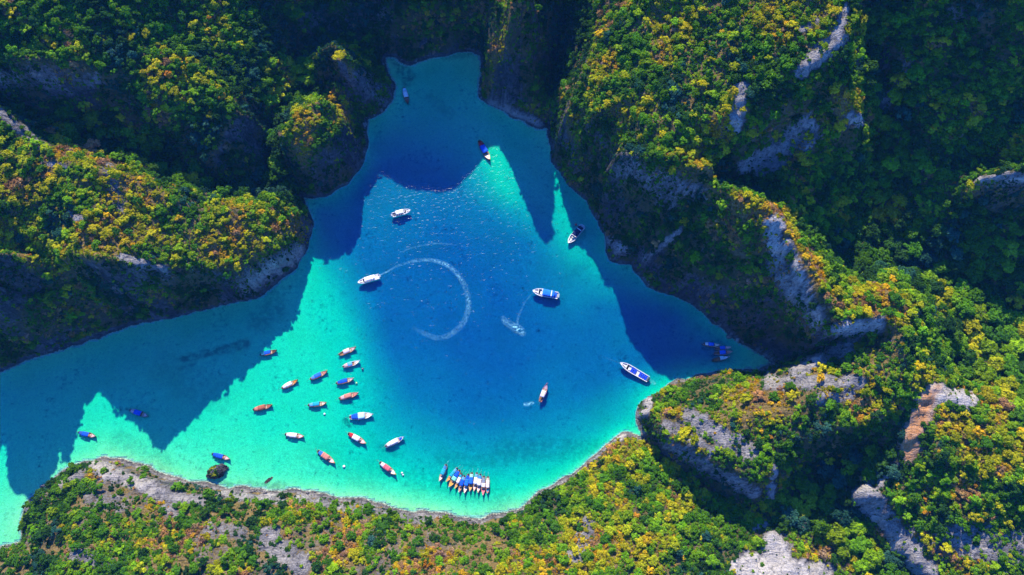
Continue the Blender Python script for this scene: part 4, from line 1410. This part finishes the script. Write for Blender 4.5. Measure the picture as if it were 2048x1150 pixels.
def longtail(stern, bow, label, roof=None, aft=None, fore=PINK, hull=WOOD, prow=YELLOW, roof_span=(-0.22, 0.14), group='moored longtail boats', width=0.235, tail=True, cover=None):
    root, L = boat_root("longtail_boat", stern, bow, label, group)
    B = L * width
    st = hull_shape(L, B, 'long')
    h = link_mesh("hull", hull_mesh(st, wood(hull)), root)
    link_mesh("gunwale", rail_mesh(st, wood(tuple(min(1, c * 1.7 + 0.03) for c in hull))), h)
    link_mesh("floor", deck_mesh("floor", st, -0.46 * L, 0.36 * L, 0, 0.88, wood(WOOD), flat=0.22), root)
    link_mesh("foredeck", deck_mesh("foredeck", st, 0.20 * L, 0.44 * L, 0.10, 0.9, paint(fore)), root)
    # high prow with its ribbons
    zb = st[-1][2]
    link_mesh("prow_post", rod("prow_post", (0.45 * L, 0, zb * 0.55), (0.53 * L, 0, zb + 0.75), 0.14, 0.07, wood(hull), 8), root)
    link_mesh("ribbon", rod("ribbon", (0.495 * L, 0, zb + 0.05), (0.515 * L, 0, zb + 0.42), 0.24, 0.20, cloth(prow), 9), root)
    x0, x1 = roof_span[0] * L, roof_span[1] * L
    zr = 2.05
    spans = []
    if roof:
        spans.append(("canopy", x0, x1, roof, zr, at_x(st, x0)[1] * 1.04, at_x(st, x1)[1] * 1.04))
    if aft:
        xa0, xa1 = (-0.40 * L, x0 - 0.05)
        spans.append(("aft_canopy", xa0, xa1, aft, zr - 0.22, at_x(st, xa0)[1] * 1.0, at_x(st, xa1)[1] * 1.0))
    for nm, xa, xb, colr, z, ha, hb in spans:
        ro = link_mesh(nm, roof_mesh(nm, xa, xb, ha, hb, z, cloth(colr)), root)
        nb = 3
        for i in range(nb):      # ridges where the canvas lies over the hoops
            xx = xa + (xb - xa) * (i + 0.5) / nb
            hw = ha + (hb - ha) * (i + 0.5) / nb
            link_mesh("batten", solid("batten", [((xx, 0, z + 0.20), (0.045, hw * 0.8, 0.03), 0, 0)], cloth(tuple(c * 0.72 for c in colr)), 0.0), ro)
        for sx in (xa + 0.15, xb - 0.15):
            for sg in (-1, 1):
                w = at_x(st, sx)[1] * 0.93
                link_mesh("canopy_post", rod("canopy_post", (sx, sg * w, at_x(st, sx)[2] - 0.1), (sx, sg * w, z + 0.02), 0.04, 0.04, wood(DARKWOOD)), root)
    # benches, cushions and the gap forward of the roof
    for i, fx in enumerate((0.17, 0.23, -0.43)):
        x = fx * L
        _, w, z, _ = at_x(st, x)
        link_mesh("bench", solid("bench", [((x, 0, z - 0.06), (0.14, w * 0.9, 0.04), 0, 0)], wood(WOOD if i else CREAM)), root)
    if cover:
        x = 0.33 * L
        _, w, z, _ = at_x(st, x)
        link_mesh("deck_cover", roof_mesh("deck_cover", x - 0.07 * L, x + 0.07 * L, w * 1.15, w * 0.8, z + 0.05, cloth(cover), 0.25), root)
    # long tail engine
    zs = st[0][2]
    eng = link_mesh("engine", solid("engine", [((-0.475 * L, 0, zs + 0.28), (0.42, 0.24, 0.22), 0, 0.1), ((-0.45 * L, 0, zs + 0.58), (0.2, 0.14, 0.1), 0, 0.1), ((-0.49 * L, 0.0, zs + 0.02), (0.1, 0.1, 0.2), 0, 0)], paint((0.05, 0.05, 0.055), 0.4)), root)
    if tail:
        link_mesh("propeller_shaft", rod("propeller_shaft", (-0.49 * L, 0, zs + 0.25), (-0.49 * L - 2.6, 0.25, 0.1), 0.05, 0.035, paint((0.25, 0.25, 0.26), 0.35)), eng)
    link_mesh("tiller", rod("tiller", (-0.46 * L, 0, zs + 0.4), (-0.36 * L, 0.15, zs + 0.55), 0.03, 0.03, paint((0.25, 0.25, 0.26), 0.35)), eng)
    return root


def speedboat(stern, bow, label, roof, seat=BLUE, trim=WHITE, span=(-0.36, 0.12), open_top=False, engines=2, width=0.27, group='speedboats'):
    root, L = boat_root("speedboat", stern, bow, label, group)
    B = L * width
    st = hull_shape(L, B, 'speed')
    h = link_mesh("hull", hull_mesh(st, paint(trim, 0.3)), root)
    link_mesh("gunwale", rail_mesh(st, paint(WHITE, 0.3), 0.14), h)
    link_mesh("floor", deck_mesh("floor", st, -0.48 * L, 0.30 * L, 0, 0.92, paint((0.55, 0.56, 0.58)), flat=0.55), root)
    link_mesh("foredeck", deck_mesh("foredeck", st, 0.26 * L, 0.49 * L, 0.05, 0.93, paint(WHITE, 0.35)), root)
    _, w, z, _ = at_x(st, 0.33 * L)
    hat = link_mesh("bow_cushion", solid("bow_cushion", [((0.35 * L, sg * w * 0.48, z + 0.05), (0.07 * L, w * 0.18, 0.08), -sg * 0.28, 0) for sg in (-1, 1)], cloth((0.10, 0.07, 0.08))), root)
    _, w2, z2, _ = at_x(st, 0.24 * L)
    link_mesh("windscreen", solid("windscreen", [((0.22 * L, 0, z2 + 0.35), (0.03 * L, w2 * 0.78, 0.03), 0, -0.7)], mat_plain("tinted_glass", (0.02, 0.025, 0.035), 0.08, 0.02, 1.0, 0.6)), root)
    link_mesh("console", solid("console", [((0.17 * L, w2 * 0.35, 0.95), (0.04 * L, w2 * 0.25, 0.4), 0, 0)], paint(WHITE, 0.4), 0.05), root)
    rows = [(-0.40 + 0.095 * i) for i in range(6)]
    for i, fx in enumerate(rows):
        if open_top and i == 3:
            continue
        _, w, _, _ = at_x(st, fx * L)
        link_mesh("seat_row", solid("seat_row", [((fx * L, 0, 0.95), (0.030 * L, w * 0.74, 0.10), 0, 0), ((fx * L - 0.032 * L, 0, 1.2), (0.010 * L, w * 0.74, 0.28), 0, 0)], cloth(seat), 0.05), root)
    if not open_top:
        x0, x1 = span[0] * L, span[1] * L
        w0, w1 = at_x(st, x0)[1] * 0.90, at_x(st, x1)[1] * 0.92
        ro = link_mesh("canopy", roof_mesh("canopy", x0, x1, w0, w1, 2.75, cloth(roof), 0.18, 0.03), root)
        xb = x0 + (x1 - x0) * 0.26
        link_mesh("roof_bar", solid("roof_bar", [((xb, 0, 2.98), (0.22, w0 * 0.98, 0.04), 0, 0)], paint(WHITE, 0.35)), ro)
        link_mesh("roof_edge", solid("roof_edge", [((x1, 0, 2.86), (0.16, w1 * 0.95, 0.05), 0, 0)], paint(WHITE, 0.35)), ro)
        for sx in (x0 + 0.3, (x0 + x1) / 2, x1 - 0.2):
            for sg in (-1, 1):
                w = at_x(st, sx)[1] * 0.9
                link_mesh("canopy_post", rod("canopy_post", (sx, sg * w, 1.0), (sx, sg * w, 2.76), 0.045, 0.045, paint(WHITE, 0.35)), root)
    for i in range(engines):
        y = (i - (engines - 1) / 2) * 0.85
        link_mesh("outboard_motor", solid("outboard_motor", [((-0.5 * L - 0.35, y, 1.15), (0.42, 0.28, 0.34), 0, 0.12), ((-0.5 * L - 0.45, y, 0.3), (0.12, 0.10, 0.75), 0, 0)], paint((0.55, 0.56, 0.58) if not open_top else (0.03, 0.03, 0.04), 0.3), 0.08), root)
    return root


longtail((521, 710), (554, 701), 'longtail boat with mint aft roof and blue canopy lying in shade', BLUE, MINT, fore=DARKWOOD, hull=DARKWOOD, prow=DARKWOOD)
longtail((678, 710), (712, 695), 'longtail boat with white and red striped roof, topmost beside the deep water', (0.62, 0.52, 0.56), None, fore=PINK, prow=ORANGE)
longtail((686, 734), (720, 722), 'longtail boat with white bow and pale blue canopy', SKYB, PINK, fore=WHITE, hull=(0.62, 0.60, 0.58), prow=WHITE, roof_span=(-.2, .06))
longtail((673, 767), (708, 757), 'longtail boat with long royal blue roof beside the deep water', BLUE, BLUE, fore=PINK, prow=WHITE)
longtail((621, 759), (655, 742), 'longtail boat with blue canopy and orange yellow prow, left of three blue roofed boats', (0.03, 0.16, 0.60), (0.10, 0.26, 0.62), fore=SALMON, prow=YELLOW)
longtail((564, 777), (596, 760), 'longtail boat with long plain white roof and orange bow', WHITE, WHITE, fore=ORANGE, prow=ORANGE)
longtail((507, 820), (545, 810), 'longtail boat with brick brown roof and yellow ribbon, leftmost of the middle group', BRICK, SALMON, fore=BRICK, hull=DARKWOOD, prow=YELLOW)
longtail((617, 811), (653, 806), 'longtail boat with turquoise canopy and orange bow', TEAL, SKYB, fore=CREAM, prow=ORANGE)
longtail((679, 798), (717, 786), 'longtail boat with salmon pink roof at the edge of the deep water', SALMON, PINK, fore=SALMON, hull=BRICK, prow=WHITE)
longtail((699, 835), (746, 829), 'widest tour boat, half blue and half pale ice blue roof with red prow', ICE, BLUE, fore=WHITE, hull=(0.6, 0.58, 0.56), prow=RED, width=0.27, roof_span=(-0.12, .16))
longtail((571, 869), (608, 873), 'longtail boat with two white roofs and red trimmed bow', WHITE, WHITE, fore=(0.75, 0.55, 0.52), hull=BRICK, prow=ORANGE)
longtail((697, 867), (732, 887), 'longtail boat with red aft roof and white main roof', WHITE, RED, fore=PINK, hull=BRICK, prow=YELLOW)
longtail((771, 893), (808, 874), 'slim white roofed boat with round navy cover on its bow', WHITE, WHITE, fore=WHITE, hull=(0.55, 0.5, 0.48), prow=SKYB, cover=BLUE, roof_span=(-.25, .18))
longtail((636, 902), (670, 926), 'longtail boat with blue aft roof and terracotta main roof', SALMON, (0.04, 0.2, 0.62), fore=PINK, prow=ORANGE)
longtail((760, 925), (792, 949), 'longtail boat with white aft roof, coral red main roof and orange bow', (0.6, 0.14, 0.16), WHITE, fore=WHITE, hull=WOOD, prow=YELLOW)
ROW = 'boats moored side by side in the bottom row'
longtail((893, 929), (879, 962), 'teal roofed longtail boat standing alone left of the moored row', TEAL, (0.05, 0.25, 0.5), fore=(0.7, 0.5, 0.46), prow=ICE, group=ROW)
longtail((915, 936), (893, 963), 'first boat of the moored row with teal roof and orange bow', (0.02, 0.34, 0.42), SKYB, fore=ORANGE, prow=YELLOW, group=ROW, width=0.2)
longtail((920, 940), (898, 974), 'large orange bowed boat with mint green roof in the moored row', MINT, BLUE, fore=ORANGE, hull=(0.6, 0.28, 0.05), prow=SKYB, group=ROW, roof_span=(-.08, .12))
longtail((924, 947), (910, 977), 'boat with small teal aft roof and white main roof in the moored row', WHITE, TEAL, fore=ORANGE, prow=YELLOW, group=ROW, width=0.2)
longtail((929, 951), (918, 984), 'boat with royal blue roof and red brown bow, fourth in the moored row', BLUE, SKYB, fore=BRICK, prow=WHITE, group=ROW, width=0.22)
longtail((937, 948), (929, 986), 'boat with two blue roofs and white foredeck in the moored row', (0.02, 0.17, 0.66), BLUE, fore=WHITE, prow=WHITE, group=ROW, width=0.22)
longtail((944, 945), (940, 982), 'boat with mint aft roof and blue main roof in the moored row', (0.02, 0.15, 0.62), (0.4, 0.78, 0.72), fore=ORANGE, prow=CREAM, group=ROW, width=0.22)
longtail((954, 945), (948, 982), 'slender boat with sky blue aft roof and white main roof in the moored row', WHITE, SKYB, fore=PINK, prow=CREAM, group=ROW, width=0.2)
longtail((961, 948), (956, 985), 'boat with blue aft roof and square white main roof in the moored row', (0.8, 0.74, 0.72), (0.06, 0.3, 0.62), fore=(0.7, 0.5, 0.46), prow=CREAM, group=ROW, width=0.22)
longtail((968, 952), (966, 990), 'boat with grey aft roof and crimson foredeck in the moored row', WHITE, GREY, fore=(0.5, 0.05, 0.12), hull=BRICK, prow=WHITE, group=ROW, width=0.21, roof_span=(-.12, .1))
longtail((976, 953), (975, 987), 'last boat of the moored row with cream roof and teal bow cover', (0.8, 0.68, 0.58), CREAM, fore=BRICK, hull=BRICK, prow=TEAL, group=ROW, cover=TEAL, width=0.22, roof_span=(-.25, .2))
longtail((261, 820), (297, 833), 'blue roofed longtail boat at the tip of the notch in the left shadow', BLUE, PINK, fore=PINK, hull=DARKWOOD, prow=PINK)
longtail((158, 865), (192, 873), 'blue roofed longtail boat, leftmost boat in the lagoon', BLUE, (0.04, 0.1, 0.4), fore=PINK, hull=DARKWOOD, prow=PINK)
longtail((425, 908), (460, 918), 'blue roofed longtail boat beside the lone shrubby rock', BLUE, BLUE, fore=PINK, hull=DARKWOOD, prow=CREAM)
longtail((808, 176), (816, 208), 'white roofed longtail boat in the shaded northern cove', WHITE, ICE, fore=BRICK, hull=DARKWOOD, prow=RED, group='boats in the northern cove')
longtail((958, 282), (980, 321), 'blue roofed longtail boat with red stern cloth at the upper light wedge', BLUE, RED, fore=CREAM, hull=WOOD, prow=DARKWOOD, group='boats in the northern cove')
longtail((1080, 804), (1094, 768), 'pale longtail boat under way on the deep blue water', (0.7, 0.66, 0.64), None, fore=PINK, hull=BRICK, prow=SALMON, roof_span=(-.25, .1))
SH = 'longtail boats moored in the dark eastern bay'
longtail((1406, 688), (1438, 691), 'blue roofed boat with white square aft roof in the dark eastern bay', (0.02, 0.15, 0.75), WHITE, fore=CREAM, hull=(0.5, 0.32, 0.2), prow=CREAM, group=SH, roof_span=(-.2, .16))
longtail((1430, 698), (1460, 695), 'uppermost of the three rafted boats in the dark bay, blue roof', (0.02, 0.12, 0.66), None, fore=PINK, hull=(0.45, 0.28, 0.18), prow=CREAM, group=SH)
longtail((1428, 707), (1463, 704), 'middle of the three rafted boats in the dark bay, blue roof and pink bow', (0.02, 0.15, 0.75), None, fore=SALMON, hull=(0.5, 0.26, 0.2), prow=SALMON, group=SH)
longtail((1424, 721), (1457, 714), 'white roofed boat, lowest of the rafted boats in the dark bay', ICE, None, fore=WHITE, hull=DARKWOOD, prow=WHITE, group=SH, roof_span=(-.05, .2))
speedboat((785, 431), (821, 421), 'small white speedboat with white roof and navy stern, uppermost on the sunlit water', WHITE, seat=NAVY, span=(-0.30, 0.10))
speedboat((759, 553), (716, 566), 'white speedboat at the end of the curved wake', (0.78, 0.74, 0.74), seat=WHITE, span=(-0.30, 0.16), width=0.24)
speedboat((1116, 592), (1065, 582), 'white speedboat with bright blue roof in the middle of the lagoon', (0.02, 0.18, 0.70), seat=BLUE, engines=3, width=0.29)
speedboat((1165, 453), (1136, 487), 'speedboat with dark navy roof at the edge of the cliff shadow', NAVY, seat=NAVY, engines=3)
speedboat((1296, 759), (1240, 726), 'long open speedboat with blue seats heading out of the shadow', None, seat=(0.012, 0.05, 0.55), open_top=True, engines=3, width=0.21)


# ------------------------------------------------------------------ floats, rocks in the water
def ball(name, r, mat, rings=6, seg=10, squash=0.8):
    bm = bmesh.new()
    bmesh.ops.create_uvsphere(bm, u_segments=seg, v_segments=rings, radius=r)
    for v in bm.verts:
        v.co.z *= squash
    me = bpy.data.meshes.new(name)
    bm.to_mesh(me); bm.free()
    me.materials.append(mat)
    return me


def buoy(u, v, col, label, r=0.55):
    x, y, _ = un(u, v, 0.1)
    root = bpy.data.objects.new("mooring_buoy", None)
    COL.objects.link(root)
    root.location = (x, y, 0)
    tag(root, label, 'buoy', 'mooring buoys')
    link_mesh("float", ball("float", r, paint(col)), root).location = (0, 0, 0.12)
    link_mesh("collar", rod("collar", (0, 0, 0.08), (0, 0, 0.2), r * 1.08, r * 1.08, paint(tuple(c * 0.6 for c in col)), 12), root)
    link_mesh("mast", rod("mast", (0, 0, 0.4), (0, 0, 1.0), 0.06, 0.04, paint((0.1, 0.1, 0.1))), root)


buoy(1152, 449, (0.75, 0.10, 0.04), 'orange red buoy beside the navy roofed speedboat', 0.6)
buoy(649, 828, WHITE, 'white buoy below the turquoise roofed boat')
buoy(688, 933, WHITE, 'white buoy right of the boat with the terracotta roof', 0.7)
buoy(804, 946, WHITE, 'white buoy right of the coral roofed boat, upper of two', 0.5)
buoy(806, 950, (0.6, 0.62, 0.62), 'grey buoy right of the coral roofed boat, lower of two', 0.5)
buoy(725, 738, (0.12, 0.13, 0.16), 'dark float right of the white bowed boat', 0.6)
buoy(713, 766, (0.6, 0.7, 0.3), 'pale green float right of the long blue roofed boat', 0.45)


def boulder(name, u, v, sx, sy, h, seed, mat, label, sub=4, base=-1.5):
    bm = bmesh.new()
    bmesh.ops.create_icosphere(bm, subdivisions=sub, radius=1.0)
    co = np.array([w.co for w in bm.verts])
    d = 1 + 0.55 * fbm(co[:, 0] * 1.3 + seed, co[:, 1] * 1.3, co[:, 2] * 1.3, 4, seed, 0.6) + 0.22 * fbm(co[:, 0] * 4, co[:, 1] * 4, co[:, 2] * 3, 3, seed + 3, ridged=True)
    co *= d[:, None]
    co[:, 2] = np.where(co[:, 2] > 0, co[:, 2] ** 0.8 if False else co[:, 2], co[:, 2])
    for w, c in zip(bm.verts, co):
        w.co = (c[0] * sx, c[1] * sy, c[2] * (h if c[2] > 0 else -base))
    me = bpy.data.meshes.new(name)
    bm.to_mesh(me); bm.free()
    at = me.attributes.new("rock", 'FLOAT', 'POINT')
    at.data.foreach_set("value", np.ones(len(me.vertices), np.float32))
    me.materials.append(mat)
    o = link_mesh(name, me)
    x, y, _ = un(u, v, 0)
    o.location = (x, y, 0)
    o.rotation_euler = (0, 0, seed * 0.7)
    tag(o, label, 'rock')
    return o


sea_rock = boulder("sea_rock", 434, 943, 5.2, 3.4, 3.2, 5, M_GROUND, 'lone dark rock with shrubs standing in the shallow water at lower left', 5)
for i in range(22):
    an = i * 2.4; rr = 0.85 * math.sqrt(i / 22)
    c = link_mesh("shrub", tree_crowns[i % 5], sea_rock)
    s_ = random.uniform(0.7, 1.25)
    c.location = (math.cos(an) * rr * 4.0, math.sin(an) * rr * 3.1, 3.0 * math.sqrt(max(0.05, 1 - rr * rr)) + 0.3)
    c.scale = (s_, s_, s_ * 0.9)
    k_ = random.choice((0, 1, 1, 2, 3))
    c.color = (*PAL[k_], 1)
boulder("reef_rock", 537, 960, 2.0, 0.75, 0.12, 8, M_GROUND, 'narrow brown rock slab awash right of the lone shrubby rock', 4, -0.9).rotation_euler = (0, 0, 0.75)


# ------------------------------------------------------------------ wakes and foam on the water
def mat_foam(dens=0.5):
    g = NG("foam")
    pos = g.node("ShaderNodeNewGeometry").outputs["Position"]
    edge = g.node("ShaderNodeAttribute", attribute_name="edge").outputs["Fac"]
    n = g.noise(pos, 0.5, 6, 0.78, 1.6)
    crumb = g.math('MULTIPLY', g.math('SUBTRACT', g.math('ADD', n, g.math('MULTIPLY', edge, 0.36)), 0.83), 4.5, True)
    veil = g.math('MULTIPLY', g.math('MULTIPLY', g.math('MAXIMUM', edge, 0.0), 0.5), g.math('MULTIPLY', g.math('SUBTRACT', n, 0.44), 4.0, True), True)
    f = g.math('ADD', crumb, veil, True)
    d = g.node("ShaderNodeBsdfDiffuse")
    d.inputs[0].default_value = (0.36, 0.84, 0.90, 1)
    t = g.node("ShaderNodeBsdfTransparent")
    mx = g.node("ShaderNodeMixShader")
    g.link(g.math('MULTIPLY', f, 0.8), mx.inputs[0]); g.link(t.outputs[0], mx.inputs[1]); g.link(d.outputs[0], mx.inputs[2])
    g.out(mx.outputs[0])
    return g.m


M_FOAM = mat_foam(0.6)


def foam(pts, label, z=0.03):
    """strip along (u, v, half width, strength) points; strength fades to the rims"""
    W = [Vector(un(u, v, 0)) for u, v, _, _ in pts]
    # Catmull-Rom refinement
    P = []
    for i in range(len(W) - 1):
        p0, p1, p2, p3 = W[max(i - 1, 0)], W[i], W[i + 1], W[min(i + 2, len(W) - 1)]
        for k in range(8):
            t = k / 8
            q = 0.5 * ((2 * p1) + (p2 - p0) * t + (2 * p0 - 5 * p1 + 4 * p2 - p3) * t * t + (3 * p1 - p0 - 3 * p2 + p3) * t ** 3)
            P.append((q, pts[i][2] + (pts[i + 1][2] - pts[i][2]) * t, pts[i][3] + (pts[i + 1][3] - pts[i][3]) * t))
    P.append((W[-1], pts[-1][2], pts[-1][3]))
    verts, faces, ed = [], [], []
    for i, (q, hw, s_) in enumerate(P):
        a_ = P[max(0, i - 1)][0]; b_ = P[min(len(P) - 1, i + 1)][0]
        d = (b_ - a_).normalized(); nrm = Vector((-d.y, d.x, 0))
        for j, y in enumerate((-1, -0.5, 0, 0.5, 1)):
            w = q + nrm * (y * hw)
            verts.append((w.x, w.y, z)); ed.append(s_ * (1 - abs(y) ** 1.5) - (0.6 if abs(y) == 1 else 0))
        if i:
            for j in range(4):
                k = i * 5 + j
                faces.append((k - 5, k - 4, k + 1, k))
    me = bpy.data.meshes.new("foam")
    me.from_pydata(verts, [], faces)
    at = me.attributes.new("edge", 'FLOAT', 'POINT')
    at.data.foreach_set("value", np.array(ed, np.float32))
    me.materials.append(M_FOAM)
    tag(link_mesh("foam", me), label, 'foam', kind='stuff')


foam([(757, 552, .7, .85), (775, 543, 1.0, .7), (800, 530, 1.3, .62), (835, 521, 1.7, .72), (868, 521, 2.0, .9), (898, 533, 2.2, .95), (920, 555, 2.4, .9), (934, 585, 2.5, .8), (937, 615, 2.6, .8), (928, 643, 2.6, .75), (908, 664, 2.6, .7), (880, 676, 2.5, .6), (850, 668, 2.4, .4), (825, 655, 2.0, .2)], 'curved foam wake trailing the white speedboat')
foam([(800, 505, .7, .45), (830, 494, .9, .5), (870, 487, .9, .5), (915, 490, .7, .4)], 'outer ripple line above the curved wake')
foam([(1004, 632, 1.6, .6), (1010, 642, 3.0, .85), (1022, 650, 3.6, .95), (1034, 657, 4.4, 1.05), (1044, 664, 3.6, 1.05), (1047, 672, 1.8, .7)], 'white foam patch on the deep water below the blue roofed speedboat')
foam([(1035, 650, 1.6, .7), (1036, 636, 1.2, .5), (1050, 605, .8, .4), (1066, 585, .6, .35)], 'thin foam trail from the blue roofed speedboat')
foam([(1047, 809, 1.4, .9), (1057, 808, 1.9, 1.1), (1068, 805, 1.0, .9)], 'small white foam streak beside the pale longtail boat under way')
foam([(1298, 760, 1.2, .9), (1292, 757, 2.4, 1.0), (1304, 764, 2.0, .8), (1312, 768, 1.0, .45)], 'churned water behind the open speedboat')
foam([(1240, 726, .3, .5), (1218, 718, .3, .42), (1200, 710, .3, .4)], 'thin line of ripples ahead of the open speedboat')

# ------------------------------------------------------------------ sea air
hz = box_mesh("haze", -2700, 2700, -2700, 2700, -52, 420)
g = NG("sea_air")
pv = g.node("ShaderNodeVolumePrincipled")
pv.inputs["Color"].default_value = (0.10, 0.42, 1.0, 1)
pv.inputs["Density"].default_value = 0.000055
ho = g.node("ShaderNodeOutputMaterial")
g.link(pv.outputs[0], ho.inputs["Volume"])
hz.materials.append(g.m)
tag(link_mesh("haze", hz), 'thin blue sea air over the whole lagoon', kind='stuff')
